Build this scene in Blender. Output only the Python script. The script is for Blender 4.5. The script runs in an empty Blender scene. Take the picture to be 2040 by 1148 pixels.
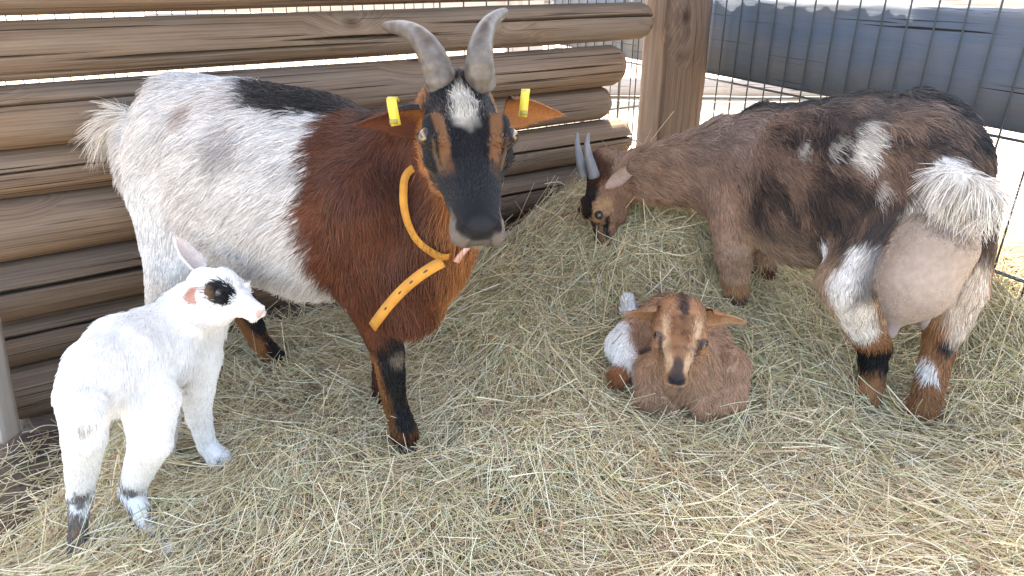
import bpy, math, random
import numpy as np
from mathutils import Vector, Matrix

random.seed(7)
RNG = np.random.default_rng(11)
scene = bpy.context.scene
COL = scene.collection

# ------------------------------------------------------------------ camera, world, sun, exposure
PITCH = math.radians(24.5)
EYE = Vector((0.0, 0.0, 0.9))
FOCAL = 1400.0                                   # in pixels of a 2040 wide frame
cam_data = bpy.data.cameras.new("camera")
cam_data.sensor_width = 36.0
cam_data.lens = 36.0 * FOCAL / 2040.0
cam_data.clip_start = 0.02
cam_data.clip_end = 300.0
cam = bpy.data.objects.new("camera", cam_data)
COL.objects.link(cam)
cam.location = EYE
cam.rotation_euler = (math.pi / 2 - PITCH, 0, 0)
scene.camera = cam

SUN_EL, SUN_AZ = math.radians(62), math.radians(-5)   # azimuth clockwise from +Y (view direction)
world = bpy.data.worlds.new("World")
scene.world = world
world.use_nodes = True
wn = world.node_tree
for n in list(wn.nodes):
    wn.nodes.remove(n)
w_out = wn.nodes.new("ShaderNodeOutputWorld")
w_bg = wn.nodes.new("ShaderNodeBackground")
w_sky = wn.nodes.new("ShaderNodeTexSky")
w_sky.sky_type = 'NISHITA'
w_sky.sun_disc = False
w_sky.sun_elevation = SUN_EL
w_sky.sun_rotation = SUN_AZ
w_sky.air_density = 1.0
w_sky.dust_density = 3.0
w_bg.inputs["Strength"].default_value = 0.15
wn.links.new(w_sky.outputs[0], w_bg.inputs[0])
wn.links.new(w_bg.outputs[0], w_out.inputs[0])

sun_data = bpy.data.lights.new("sun", 'SUN')
sun_data.energy = 4.0
sun_data.angle = math.radians(0.5)
sun_data.color = (1.0, 0.95, 0.87)
sun = bpy.data.objects.new("sun", sun_data)
COL.objects.link(sun)
sun_dir = Vector((math.sin(SUN_AZ) * math.cos(SUN_EL), math.cos(SUN_AZ) * math.cos(SUN_EL), math.sin(SUN_EL)))
sun.rotation_euler = sun_dir.to_track_quat('Z', 'Y').to_euler()
sun.location = sun_dir * 30

scene.view_settings.view_transform = 'Standard'
scene.view_settings.look = 'None'
scene.view_settings.gamma = 1.0
scene.view_settings.use_curve_mapping = False
scene.view_settings.exposure = 2.9
scene.view_settings.use_white_balance = True
scene.view_settings.white_balance_temperature = 7600
scene.render.engine = 'CYCLES'
scene.cycles.use_denoising = True
scene.cycles.max_bounces = 8
scene.cycles.diffuse_bounces = 5
scene.cycles.glossy_bounces = 2
scene.cycles.transparent_max_bounces = 4
try:
    scene.cycles_curves.shape = 'RIBBONS'
    scene.cycles_curves.subdivisions = 2
except Exception:
    pass

# ------------------------------------------------------------------ helpers
CP, SP = math.cos(PITCH), math.sin(PITCH)

def at(px, py, Y):
    """The point of the place seen at a pixel of the photograph (2040 x 1148), Y metres ahead of the camera."""
    x = (px - 1020.0) / FOCAL
    y = -(py - 574.0) / FOCAL
    f = CP + y * SP
    v = -SP + y * CP
    return np.array((Y * x / f, Y, EYE.z + Y * v / f))

def nrm(v):
    v = np.asarray(v, float)
    return v / (np.linalg.norm(v, axis=-1, keepdims=True) + 1e-12)

def srgb(r, g, b):
    c = np.array((r, g, b), float) / 255.0
    return np.where(c <= 0.04045, c / 12.92, ((c + 0.055) / 1.055) ** 2.4)

def tag(o, label=None, cat=None, group=None, kind=None):
    if label: o["label"] = label
    if cat: o["category"] = cat
    if group: o["group"] = group
    if kind: o["kind"] = kind
    return o

def empty(name, loc, label, cat, group=None):
    o = bpy.data.objects.new(name, None)
    o.empty_display_size = 0.05
    COL.objects.link(o)
    o.location = loc
    return tag(o, label, cat, group)

def world_of(o):
    m = o.matrix_basis.copy()
    return world_of(o.parent) @ o.matrix_parent_inverse @ m if o.parent is not None else m

def link(o, parent=None):
    """link an object whose transform is given in world space, under a parent if one is given"""
    COL.objects.link(o)
    if parent is not None:
        o.parent = parent
        o.matrix_parent_inverse = world_of(parent).inverted()
    return o

def mesh_obj(name, verts, faces, mat=None, parent=None, smooth=True, col=None):
    """verts (n,3), faces: list of (m,k) int arrays or lists"""
    me = bpy.data.meshes.new(name)
    verts = np.asarray(verts, dtype=np.float32)
    if isinstance(faces, np.ndarray):
        faces = [faces]
    if len(faces) and isinstance(faces[0], np.ndarray) and faces[0].ndim == 2:
        loops = np.concatenate([f.reshape(-1) for f in faces])
        sizes = np.concatenate([np.full(len(f), f.shape[1]) for f in faces])
    else:
        loops = np.array([i for f in faces for i in f])
        sizes = np.array([len(f) for f in faces])
    starts = np.concatenate([[0], np.cumsum(sizes)[:-1]])
    me.vertices.add(len(verts))
    me.vertices.foreach_set("co", verts.reshape(-1))
    me.loops.add(len(loops))
    me.loops.foreach_set("vertex_index", loops.astype(np.int32))
    me.polygons.add(len(sizes))
    me.polygons.foreach_set("loop_start", starts.astype(np.int32))
    me.update(calc_edges=True)
    me.validate()
    if smooth:
        me.polygons.foreach_set("use_smooth", np.ones(len(me.polygons), dtype=bool))
    if col is not None:
        a = me.color_attributes.new("col", 'FLOAT_COLOR', 'POINT')
        c4 = np.ones((len(verts), 4), np.float32)
        c4[:, :3] = col
        a.data.foreach_set("color", c4.reshape(-1))
    if mat is not None:
        me.materials.append(mat)
    return link(bpy.data.objects.new(name, me), parent)

def curves_obj(name, pts, rad, col, mat, parent=None):
    """pts (N,K,3), rad (N,K), col (N,3): N strands as one Curves object"""
    N, K = pts.shape[:2]
    cu = bpy.data.hair_curves.new(name)
    cu.add_curves([K] * N)
    cu.attributes["position"].data.foreach_set("vector", pts.astype(np.float32).reshape(-1))
    ra = cu.attributes.get("radius") or cu.attributes.new("radius", 'FLOAT', 'POINT')
    ra.data.foreach_set("value", rad.astype(np.float32).reshape(-1))
    ca = cu.attributes.new("col", 'FLOAT_COLOR', 'CURVE')
    c4 = np.ones((N, 4), np.float32)
    c4[:, :3] = col
    ca.data.foreach_set("color", c4.reshape(-1))
    cu.materials.append(mat)
    return link(bpy.data.objects.new(name, cu), parent)

def box_geo(cx, cy, cz, sx, sy, sz):
    v = np.array([(x, y, z) for x in (-.5, .5) for y in (-.5, .5) for z in (-.5, .5)]) * (sx, sy, sz) + (cx, cy, cz)
    f = np.array([(0, 1, 3, 2), (4, 6, 7, 5), (0, 4, 5, 1), (2, 3, 7, 6), (0, 2, 6, 4), (1, 5, 7, 3)])
    return v, f

def tube_geo(path, radii, seg=10, side=None, flat=1.0, caps=True):
    """a swept tube; path (n,3), radii (n,), quads plus end fans collapsed to a point ring"""
    path = np.asarray(path, float)
    n = len(path)
    radii = np.broadcast_to(np.asarray(radii, float), (n,))
    tan = nrm(np.gradient(path, axis=0))
    if side is None:
        side = np.array((0.0, 0.0, 1.0)) if abs(tan[0][2]) < 0.9 else np.array((1.0, 0.0, 0.0))
    side = np.asarray(side, float)
    V = []
    for i in range(n):
        s = side - tan[i] * np.dot(side, tan[i])
        s = nrm(s)
        side = s
        b = np.cross(tan[i], s)
        a = np.linspace(0, 2 * math.pi, seg, endpoint=False)
        V.append(path[i] + radii[i] * (np.cos(a)[:, None] * s * flat + np.sin(a)[:, None] * b))
    V = np.concatenate(V)
    i, j = np.meshgrid(np.arange(n - 1), np.arange(seg), indexing='ij')
    a = i * seg + j
    b = i * seg + (j + 1) % seg
    quads = np.stack([a, b, b + seg, a + seg], -1).reshape(-1, 4)
    fl = [tuple(q) for q in quads]
    if caps:
        fl.append(tuple(range(seg))[::-1])
        fl.append(tuple(range((n - 1) * seg, n * seg)))
    return V, fl

# value noise in numpy (hashed lattice), returns about -1..1
def vnoise(p, seed=0):
    p = np.asarray(p, float)
    i = np.floor(p).astype(np.int64)
    f = p - i
    f = f * f * (3 - 2 * f)
    out = 0
    for dx in (0, 1):
        for dy in (0, 1):
            for dz in (0, 1):
                h = ((i[..., 0] + dx) * 374761393 + (i[..., 1] + dy) * 668265263 + (i[..., 2] + dz) * 2147483647 + seed * 974711) & 0xffffffff
                h = ((h ^ (h >> 13)) * 1274126177) & 0xffffffff
                h = (h ^ (h >> 16)) & 0xffff
                w = (f[..., 0] if dx else 1 - f[..., 0]) * (f[..., 1] if dy else 1 - f[..., 1]) * (f[..., 2] if dz else 1 - f[..., 2])
                out = out + w * (h / 32767.5 - 1.0)
    return out

def fbm(p, scale, oct=3, seed=0):
    p = np.asarray(p, float) * scale
    s, a, t = 0, 1.0, 0
    for o in range(oct):
        s = s + a * vnoise(p * (2.03 ** o) + 17.3 * o, seed + o)
        t += a
        a *= 0.5
    return s / t

def sstep(e0, e1, x):
    t = np.clip((x - e0) / (e1 - e0 + 1e-12), 0, 1)
    return t * t * (3 - 2 * t)

# ------------------------------------------------------------------ materials
def new_mat(name):
    m = bpy.data.materials.new(name)
    m.use_nodes = True
    nt = m.node_tree
    for n in list(nt.nodes):
        nt.nodes.remove(n)
    out = nt.nodes.new("ShaderNodeOutputMaterial")
    b = nt.nodes.new("ShaderNodeBsdfPrincipled")
    nt.links.new(b.outputs[0], out.inputs[0])
    return m, nt, b

def N(nt, kind, **kw):
    n = nt.nodes.new(kind)
    for k, v in kw.items():
        if k in n.inputs:
            n.inputs[k].default_value = v
        else:
            setattr(n, k, v)
    return n

def ramp(nt, fac, stops):
    r = nt.nodes.new("ShaderNodeValToRGB")
    e = r.color_ramp.elements
    while len(e) < len(stops):
        e.new(0.5)
    for k, (p, c) in enumerate(stops):
        e[k].position = p
        e[k].color = (*c, 1.0)
    nt.links.new(fac, r.inputs[0])
    return r

def mix(nt, fac, a, b, mode='MIX'):
    m = nt.nodes.new("ShaderNodeMix")
    m.data_type = 'RGBA'
    m.blend_type = mode
    for s, v in ((m.inputs[0], fac), (m.inputs[6], a), (m.inputs[7], b)):
        if hasattr(v, "is_linked"):
            nt.links.new(v, s)
        elif isinstance(v, (int, float)):
            s.default_value = v
        else:
            s.default_value = (*v, 1.0)
    return m.outputs[2]

def plain(name, c, rough=0.6, spec=0.5, metal=0.0):
    m, nt, b = new_mat(name)
    tc = N(nt, "ShaderNodeTexCoord")
    nz = N(nt, "ShaderNodeTexNoise", Scale=35.0, Detail=4.0)
    nt.links.new(tc.outputs["Object"], nz.inputs["Vector"])
    c = np.asarray(c, float)
    r = ramp(nt, nz.outputs[0], [(0.25, tuple(c * 0.75)), (0.75, tuple(np.minimum(c * 1.2, 0.95)))])
    nt.links.new(r.outputs[0], b.inputs["Base Color"])
    b.inputs["Roughness"].default_value = rough
    b.inputs["Specular IOR Level"].default_value = spec
    b.inputs["Metallic"].default_value = metal
    return m

def attr_mat(name, rough=0.6, spec=0.3, noise=0.0, sheen=0.0):
    m, nt, b = new_mat(name)
    a = N(nt, "ShaderNodeAttribute", attribute_name="col")
    c = a.outputs["Color"]
    if noise:
        tc = N(nt, "ShaderNodeTexCoord")
        nz = N(nt, "ShaderNodeTexNoise", Scale=90.0, Detail=3.0)
        nt.links.new(tc.outputs["Object"], nz.inputs["Vector"])
        r = ramp(nt, nz.outputs[0], [(0.2, (1 - noise,) * 3), (0.8, (1 + noise * 0.3,) * 3)])
        c = mix(nt, 1.0, c, r.outputs[0], 'MULTIPLY')
    nt.links.new(c, b.inputs["Base Color"])
    b.inputs["Roughness"].default_value = rough
    b.inputs["Specular IOR Level"].default_value = spec
    b.inputs["Sheen Weight"].default_value = sheen
    return m

def wood_mat(name, dark, mid, light, scale=1.0, grey=0.5, rough=0.75):
    """weathered timber, grain along the object's own X axis"""
    m, nt, b = new_mat(name)
    tc = N(nt, "ShaderNodeTexCoord")
    oi = N(nt, "ShaderNodeObjectInfo")
    mp = N(nt, "ShaderNodeMapping")
    mp.inputs["Scale"].default_value = (2.2 * scale, 48 * scale, 48 * scale)
    off = N(nt, "ShaderNodeVectorMath", operation='SCALE')
    off.inputs[0].default_value = (13.0, 7.0, 5.0)
    nt.links.new(oi.outputs["Random"], off.inputs["Scale"])
    nt.links.new(off.outputs[0], mp.inputs["Location"])
    nt.links.new(tc.outputs["Object"], mp.inputs["Vector"])
    # knots: warped cells pull the grain round them
    mk = N(nt, "ShaderNodeMapping")
    mk.inputs["Scale"].default_value = (4.2, 6.0, 6.0)
    nt.links.new(off.outputs[0], mk.inputs["Location"])
    nt.links.new(tc.outputs["Object"], mk.inputs["Vector"])
    vo = N(nt, "ShaderNodeTexVoronoi", Scale=1.0)
    nt.links.new(mk.outputs[0], vo.inputs["Vector"])
    gate = N(nt, "ShaderNodeMath", operation='GREATER_THAN')
    sepc = N(nt, "ShaderNodeSeparateColor")
    nt.links.new(vo.outputs["Color"], sepc.inputs[0])
    nt.links.new(sepc.outputs[0], gate.inputs[0])
    gate.inputs[1].default_value = 0.62
    kd = ramp(nt, vo.outputs["Distance"], [(0.035, (1, 1, 1)), (0.075, (0.55, 0.55, 0.55)), (0.13, (0, 0, 0))])
    knm = N(nt, "ShaderNodeMath", operation='MULTIPLY')
    nt.links.new(kd.outputs[0], knm.inputs[0]); nt.links.new(gate.outputs[0], knm.inputs[1])
    kn = N(nt, "ShaderNodeMath", operation='SUBTRACT')
    kn.inputs[0].default_value = 1.0
    nt.links.new(knm.outputs[0], kn.inputs[1])
    pull = ramp(nt, vo.outputs["Distance"], [(0.05, (1, 1, 1)), (0.5, (0, 0, 0))])
    pg = N(nt, "ShaderNodeMath", operation='MULTIPLY')
    nt.links.new(pull.outputs[0], pg.inputs[0]); nt.links.new(gate.outputs[0], pg.inputs[1])
    warp = N(nt, "ShaderNodeMath", operation='MULTIPLY')
    nt.links.new(pg.outputs[0], warp.inputs[0])
    warp.inputs[1].default_value = 2.2
    addv = N(nt, "ShaderNodeVectorMath", operation='ADD')
    cx = N(nt, "ShaderNodeCombineXYZ")
    nt.links.new(warp.outputs[0], cx.inputs[1])
    nt.links.new(warp.outputs[0], cx.inputs[2])
    nt.links.new(mp.outputs[0], addv.inputs[0])
    nt.links.new(cx.outputs[0], addv.inputs[1])
    n1 = N(nt, "ShaderNodeTexNoise", Scale=1.0, Detail=8.0, Roughness=0.7)
    nt.links.new(addv.outputs[0], n1.inputs["Vector"])
    # growth bands, wavy
    wv = N(nt, "ShaderNodeTexWave", Scale=0.55, Distortion=5.0, Detail=2.0)
    wv.inputs["Detail Scale"].default_value = 0.6
    wv.bands_direction = 'Z'
    nt.links.new(addv.outputs[0], wv.inputs["Vector"])
    # broad weathering
    n2 = N(nt, "ShaderNodeTexNoise", Scale=3.5, Detail=3.0)
    m2 = N(nt, "ShaderNodeMapping")
    m2.inputs["Scale"].default_value = (0.6, 2.0, 2.0)
    nt.links.new(off.outputs[0], m2.inputs["Location"])
    nt.links.new(tc.outputs["Object"], m2.inputs["Vector"])
    nt.links.new(m2.outputs[0], n2.inputs["Vector"])
    c1 = ramp(nt, n1.outputs[0], [(0.22, dark), (0.46, mid), (0.74, light)])
    c2 = mix(nt, 0.25, c1.outputs[0], ramp(nt, wv.outputs[0], [(0.0, dark), (0.45, light), (1.0, mid)]).outputs[0])
    g = np.mean(np.array([dark, mid, light]), 0).mean()
    gm = N(nt, "ShaderNodeMath", operation='MULTIPLY')
    gr = ramp(nt, n2.outputs[0], [(0.35, (0, 0, 0)), (0.65, (1, 1, 1))])
    nt.links.new(gr.outputs[0], gm.inputs[0])
    gm.inputs[1].default_value = grey
    c3 = mix(nt, gm.outputs[0], c2, (g * 1.25, g * 1.14, g * 1.08))
    # fine drying cracks
    n3 = N(nt, "ShaderNodeTexNoise", Scale=1.0, Detail=2.0)
    m3 = N(nt, "ShaderNodeMapping")
    m3.inputs["Scale"].default_value = (1.7 * scale, 150 * scale, 150 * scale)
    nt.links.new(off.outputs[0], m3.inputs["Location"])
    nt.links.new(tc.outputs["Object"], m3.inputs["Vector"])
    nt.links.new(m3.outputs[0], n3.inputs["Vector"])
    cr = ramp(nt, n3.outputs[0], [(0.315, (0.16, 0.13, 0.11)), (0.355, (1, 1, 1))])
    c4 = mix(nt, 1.0, c3, cr.outputs[0], 'MULTIPLY')
    kc = mix(nt, 1.0, c4, mix(nt, kn.outputs[0], (0.3, 0.24, 0.2), (1, 1, 1)), 'MULTIPLY')
    nt.links.new(kc, b.inputs["Base Color"])
    b.inputs["Roughness"].default_value = rough
    b.inputs["Specular IOR Level"].default_value = 0.25
    bp = N(nt, "ShaderNodeBump", Strength=0.5, Distance=0.004)
    hs = N(nt, "ShaderNodeMath", operation='ADD')
    hm = N(nt, "ShaderNodeMath", operation='MULTIPLY')
    nt.links.new(cr.outputs[0], hm.inputs[0])
    hm.inputs[1].default_value = 0.6
    nt.links.new(n1.outputs[0], hs.inputs[0])
    nt.links.new(hm.outputs[0], hs.inputs[1])
    nt.links.new(hs.outputs[0], bp.inputs["Height"])
    nt.links.new(bp.outputs[0], b.inputs["Normal"])
    return m
# ------------------------------------------------------------------ the setting
WD = np.array((0.845, 0.534))                    # along the log wall, away to the right
WN = np.array((0.534, -0.845))                   # out of the log wall, towards the pen
W0 = np.array((-1.144, 1.38))
FD = np.array((0.418, -0.909))                   # along the wire fence, towards the camera's right
FN = np.array((-0.909, -0.418))                  # out of the fence, into the pen
F0 = np.array((0.66, 2.53))
FLOOR = -0.08

def wall_pt(s, n, z):
    p = W0 + WD * s + WN * n
    return np.array((p[0], p[1], z))

def fence_pt(u, n, z):
    p = F0 + FD * u + FN * n
    return np.array((p[0], p[1], z))

WALL_ANG = math.atan2(WD[1], WD[0])
FENCE_ANG = math.atan2(FD[1], FD[0])

M_LOG = wood_mat("log_wood", (0.048, 0.028, 0.017), (0.160, 0.098, 0.058), (0.30, 0.21, 0.14), grey=0.42)
M_LOGDARK = wood_mat("shaded_log_wood", (0.030, 0.019, 0.012), (0.105, 0.066, 0.042), (0.215, 0.15, 0.10), grey=0.3)  # darker copy of the log wood: shade on the lower logs, painted in
M_POST = wood_mat("post_wood", (0.042, 0.025, 0.017), (0.11, 0.068, 0.046), (0.215, 0.145, 0.10), scale=0.8, grey=0.3)
M_PLANK = wood_mat("hazed_plank_wood", (0.075, 0.105, 0.150), (0.095, 0.132, 0.190), (0.125, 0.165, 0.225), scale=0.9, grey=0.7, rough=0.95)  # the blue is flare haze painted into the wood colour
M_ROOF = wood_mat("roof_wood", (0.12, 0.09, 0.065), (0.26, 0.2, 0.15), (0.4, 0.32, 0.24), scale=0.7, grey=0.4)
M_PALE = wood_mat("pale_wood", (0.22, 0.18, 0.15), (0.42, 0.36, 0.31), (0.55, 0.48, 0.43), scale=0.7, grey=0.5)
M_WIRE = plain("wire_steel", (0.03, 0.045, 0.055), rough=0.45, spec=0.5)

# ground outside and under the pen
def ground_mat():
    m, nt, b = new_mat("sandy_ground")
    tc = N(nt, "ShaderNodeTexCoord")
    n1 = N(nt, "ShaderNodeTexNoise", Scale=1.3, Detail=8.0, Roughness=0.7)
    n2 = N(nt, "ShaderNodeTexNoise", Scale=45.0, Detail=6.0, Roughness=0.75)
    n3 = N(nt, "ShaderNodeTexVoronoi", Scale=26.0)
    for n in (n1, n2, n3):
        nt.links.new(tc.outputs["Object"], n.inputs["Vector"])
    c = ramp(nt, n1.outputs[0], [(0.3, (0.40, 0.34, 0.27)), (0.6, (0.52, 0.46, 0.38)), (0.8, (0.44, 0.42, 0.30))])
    d = ramp(nt, n2.outputs[0], [(0.3, (0.55, 0.5, 0.45)), (0.6, (1, 1, 1))])
    sp = ramp(nt, n3.outputs["Distance"], [(0.02, (0.35, 0.3, 0.25)), (0.12, (1, 1, 1))])
    cc = mix(nt, 1.0, mix(nt, 1.0, c.outputs[0], d.outputs[0], 'MULTIPLY'), sp.outputs[0], 'MULTIPLY')
    nt.links.new(cc, b.inputs["Base Color"])
    b.inputs["Roughness"].default_value = 0.95
    bp = N(nt, "ShaderNodeBump", Strength=0.6, Distance=0.02)
    nt.links.new(n2.outputs[0], bp.inputs["Height"])
    nt.links.new(bp.outputs[0], b.inputs["Normal"])
    return m

def dirt_mat():
    m, nt, b = new_mat("pen_dirt")
    tc = N(nt, "ShaderNodeTexCoord")
    n1 = N(nt, "ShaderNodeTexNoise", Scale=7.0, Detail=8.0, Roughness=0.7)
    n2 = N(nt, "ShaderNodeTexNoise", Scale=90.0, Detail=4.0, Roughness=0.7)
    for n in (n1, n2):
        nt.links.new(tc.outputs["Object"], n.inputs["Vector"])
    c = ramp(nt, n1.outputs[0], [(0.3, (0.055, 0.038, 0.028)), (0.6, (0.13, 0.09, 0.065)), (0.8, (0.2, 0.145, 0.1))])
    d = ramp(nt, n2.outputs[0], [(0.3, (0.5, 0.45, 0.42)), (0.65, (1.2, 1.15, 1.05))])
    nt.links.new(mix(nt, 1.0, c.outputs[0], d.outputs[0], 'MULTIPLY'), b.inputs["Base Color"])
    b.inputs["Roughness"].default_value = 0.9
    bp = N(nt, "ShaderNodeBump", Strength=0.8, Distance=0.012)
    nt.links.new(n2.outputs[0], bp.inputs["Height"])
    nt.links.new(bp.outputs[0], b.inputs["Normal"])
    return m

def sheet(name, xs, ys, zf, mat, col=None):
    X, Y = np.meshgrid(xs, ys, indexing='ij')
    Z = zf(X, Y)
    nx, ny = X.shape
    V = np.stack([X, Y, Z], -1).reshape(-1, 3)
    i, j = np.meshgrid(np.arange(nx - 1), np.arange(ny - 1), indexing='ij')
    a = (i * ny + j).reshape(-1)
    F = np.stack([a, a + ny, a + ny + 1, a + 1], -1)
    return mesh_obj(name, V, F, mat, smooth=True, col=None if col is None else col(V))

def gz(X, Y):
    P = np.stack([X, Y, X * 0], -1)
    return FLOOR - 0.012 + 0.006 * fbm(P, 1.5, 2, 3)

tag(sheet("ground", np.concatenate([[-120, -40, -12], np.linspace(-6, 8, 57), [14, 40, 120]]),
          np.concatenate([[-120, -40, -12], np.linspace(-6, 12, 73), [18, 45, 120]]), gz, ground_mat()), kind="structure")

def dz(X, Y):
    P = np.stack([X, Y, X * 0], -1)
    return FLOOR + 0.012 * fbm(P, 6, 3, 5)
tag(sheet("dirt_floor", np.linspace(-1.75, 0.2, 120), np.linspace(-0.4, 2.2, 150), dz, dirt_mat()), kind="structure")

# ---- the log wall
def log_geo(L, r, seed, cracks=(), end_round=0.035, r2=None):
    """a debarked round log along +X with drying cracks cut into the side that faces -Y"""
    r2 = r if r2 is None else r2
    th = np.concatenate([np.linspace(-95, 95, 170), np.linspace(102, 258, 16)]) * math.pi / 180
    xs = np.concatenate([[0, 0.004, 0.012, end_round], np.linspace(end_round + 0.015, L - end_round - 0.015, int(L / 0.016)), [L - end_round, L - 0.012, L - 0.004, L]])
    rr = r + (r2 - r) * xs / L
    e = np.minimum(xs, L - xs)
    prof = np.where(e < end_round, np.sqrt(np.maximum(1 - ((end_round - e) / end_round) ** 2 * 0.62, 0.05)), 1.0)
    X, T = np.meshgrid(xs, th, indexing='ij')
    R = (rr * prof)[:, None] * np.ones_like(T)
    P = np.stack([X * 2.0, np.cos(T) * r * 9, np.sin(T) * r * 9], -1)
    R = R * (1 + 0.035 * fbm(P, 1.0, 3, seed)) + 0.0012 * fbm(P * (1, 6, 6), 1.5, 2, seed + 3)
    for k, (t0, x0, x1, dep, wid) in enumerate(cracks):
        xx = X / L
        path = math.radians(t0) + 0.10 * fbm(np.stack([X * 1.6, X * 0, X * 0 + seed + k], -1), 1.0, 3, seed + 40 + k)
        fade = sstep(x0, x0 + 0.12, xx) * (1 - sstep(x1 - 0.12, x1, xx))
        fade = fade * (0.65 + 0.35 * fbm(np.stack([X * 7, X * 0, X * 0], -1), 1.0, 2, seed + 70 + k))
        dd = (T - path) * r
        R = R - dep * np.sqrt(np.clip(fade, 0, 1)) * np.exp(-(dd / (wid * (0.15 + 0.85 * np.clip(fade, 0, 1)))) ** 4)
    V = np.stack([X, -R * np.cos(T), R * np.sin(T)], -1).reshape(-1, 3)
    nx, nt_ = X.shape
    i, j = np.meshgrid(np.arange(nx - 1), np.arange(nt_), indexing='ij')
    a = i * nt_ + j
    b = i * nt_ + (j + 1) % nt_
    F = np.stack([a, b, b + nt_, a + nt_], -1).reshape(-1, 4)[:, ::-1]
    V = np.concatenate([V, [(0, 0, 0), (L, 0, 0)]])
    c0, c1 = len(V) - 2, len(V) - 1
    k = np.arange(nt_)
    T0 = np.stack([k, (k + 1) % nt_, np.full(nt_, c0)], -1)
    o = (nx - 1) * nt_
    T1 = np.stack([o + (k + 1) % nt_, o + k, np.full(nt_, c1)], -1)
    return V, [F, T0[:, ::-1][:, ::-1], T1]

wall = empty("log_wall", wall_pt(0.8, 0, FLOOR), "wall of stacked round weathered logs with drying cracks behind the white and brown goat", "log wall")
# bottom z, top z, end along the wall, cracks (angle, from, to, depth, width)
LOGS = [(-0.19, -0.052, 1.67, [(20, 0.1, 0.8, 0.03, 0.003)]),
        (-0.050, 0.071, 1.73, [(-15, 0.0, 0.4, 0.03, 0.0034), (25, 0.4, 0.9, 0.035, 0.003)]),
        (0.073, 0.190, 1.75, [(30, -0.2, 0.42, 0.04, 0.0044), (5, 0.55, 1.2, 0.04, 0.0044)]),
        (0.193, 0.326, 1.77, [(14, -0.3, 0.45, 0.045, 0.0062), (34, 0.10, 0.5, 0.03, 0.003), (20, 0.62, 1.2, 0.04, 0.0044)]),
        (0.328, 0.454, 1.79, [(-14, 0.2, 0.5, 0.03, 0.003), (12, 0.6, 1.2, 0.04, 0.0044)]),
        (0.456, 0.561, 1.715, [(10, -0.2, 0.35, 0.03, 0.0034), (-8, 0.6, 0.95, 0.03, 0.0034)]),
        (0.563, 0.683, 1.742, [(30, -0.2, 0.30, 0.035, 0.0042), (-20, 0.5, 0.9, 0.03, 0.003), (8, 0.7, 1.0, 0.03, 0.003)]),
        (0.694, 0.803, 1.86, [(-20, 0.14, 0.56, 0.042, 0.0048), (-2, 0.38, 0.62, 0.045, 0.0062), (-48, 0.0, 0.4, 0.03, 0.0034), (22, 0.58, 1.2, 0.045, 0.0058), (-6, 0.0, 0.2, 0.03, 0.002)]),
        (0.817, 0.935, 1.86, [(-10, 0.2, 0.8, 0.03, 0.003)]),
        (0.945, 1.065, 1.86, [(10, 0.2, 0.8, 0.03, 0.003)])]
S0 = -0.02
for k, (z0, z1, s1, cr) in enumerate(LOGS):
    r = (z1 - z0) / 2 + 0.0015
    start = S0 - 0.02 * (k % 3)
    V, F = log_geo(s1 - start, r * 1.02, 100 + 7 * k, cr, r2=r * 0.98)
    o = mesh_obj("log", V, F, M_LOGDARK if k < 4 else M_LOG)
    COL.objects.unlink(o)
    o.location = wall_pt(start, 0.012 * math.sin(k * 2.3), (z0 + z1) / 2)
    o.rotation_euler = (0, 0, WALL_ANG)
    link(o, wall)

# ---- post where wall and fence meet: hewn square timber, wavy edges
def hewn_geo(L, a, b, seed, nx=70, m=9, wob=0.05):
    """square timber along +X with m points per side"""
    side = np.linspace(-0.5, 0.5, m)[:-1]
    ring = np.concatenate([np.stack([side, -0.5 + side * 0], -1), np.stack([0.5 + side * 0, side], -1),
                           np.stack([-side, 0.5 + side * 0], -1), np.stack([-0.5 + side * 0, -side], -1)])
    cr = np.abs(ring).sum(-1)
    ring = ring * np.where(cr > 0.93, 0.955, 1.0)[:, None]
    xs = np.linspace(0, L, nx)
    n = len(ring)
    X = np.repeat(xs, n)
    R = np.tile(ring, (nx, 1))
    P = np.stack([X * 1.6, R[:, 0] * 2.2, R[:, 1] * 2.2], -1)
    s = 1 + wob * fbm(P, 1.6, 3, seed) * 1.6
    V = np.stack([X, R[:, 0] * a * s, R[:, 1] * b * s], -1)
    i, j = np.meshgrid(np.arange(nx - 1), np.arange(n), indexing='ij')
    q = i * n + j
    w = i * n + (j + 1) % n
    F = np.stack([q, w, w + n, q + n], -1).reshape(-1, 4)[:, ::-1]
    fl = [tuple(x) for x in F] + [tuple(range(n)), tuple(range((nx - 1) * n, nx * n))[::-1]]
    return V, fl

V, F = hewn_geo(2.05, 0.155, 0.155, 5)
post = mesh_obj("corner_post", V, F, M_POST, smooth=False)
post.location = (0.535, 2.43, -0.12)
post.rotation_euler = (math.radians(19), -math.pi / 2, 0)
post.rotation_mode = 'XYZ'
tag(post, "thick rough hewn timber corner post between the log wall ends and the dark rail", "post")

# ---- wire mesh fence and its rail
def wires(name, label, ptf, u0, u1, step, zs, z0, z1, r, n):
    root = empty(name, ptf((u0 + u1) / 2, n, FLOOR), label, "wire fence")
    Vv, Fv = tube_geo([(0, 0, z0), (0, 0, z1)], r, 6)
    me = None
    for u in np.arange(u0, u1, step):
        if me is None:
            o = mesh_obj("upright_wire", Vv, Fv, M_WIRE)
            COL.objects.unlink(o)
            me = o.data
        else:
            o = bpy.data.objects.new("upright_wire", me)
        p = ptf(u + 0.002 * math.sin(u * 77), n, 0)
        o.location = p
        link(o, root)
    for z in zs:
        for s in (-1, 1):
            a, b = ptf(u0, n + s * r * 1.9, z), ptf(u1, n + s * r * 1.9, z)
            V2, F2 = tube_geo([a, b], r * 0.95, 6)
            mesh_obj("cross_wire", V2, F2, M_WIRE, root)
    return root

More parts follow.
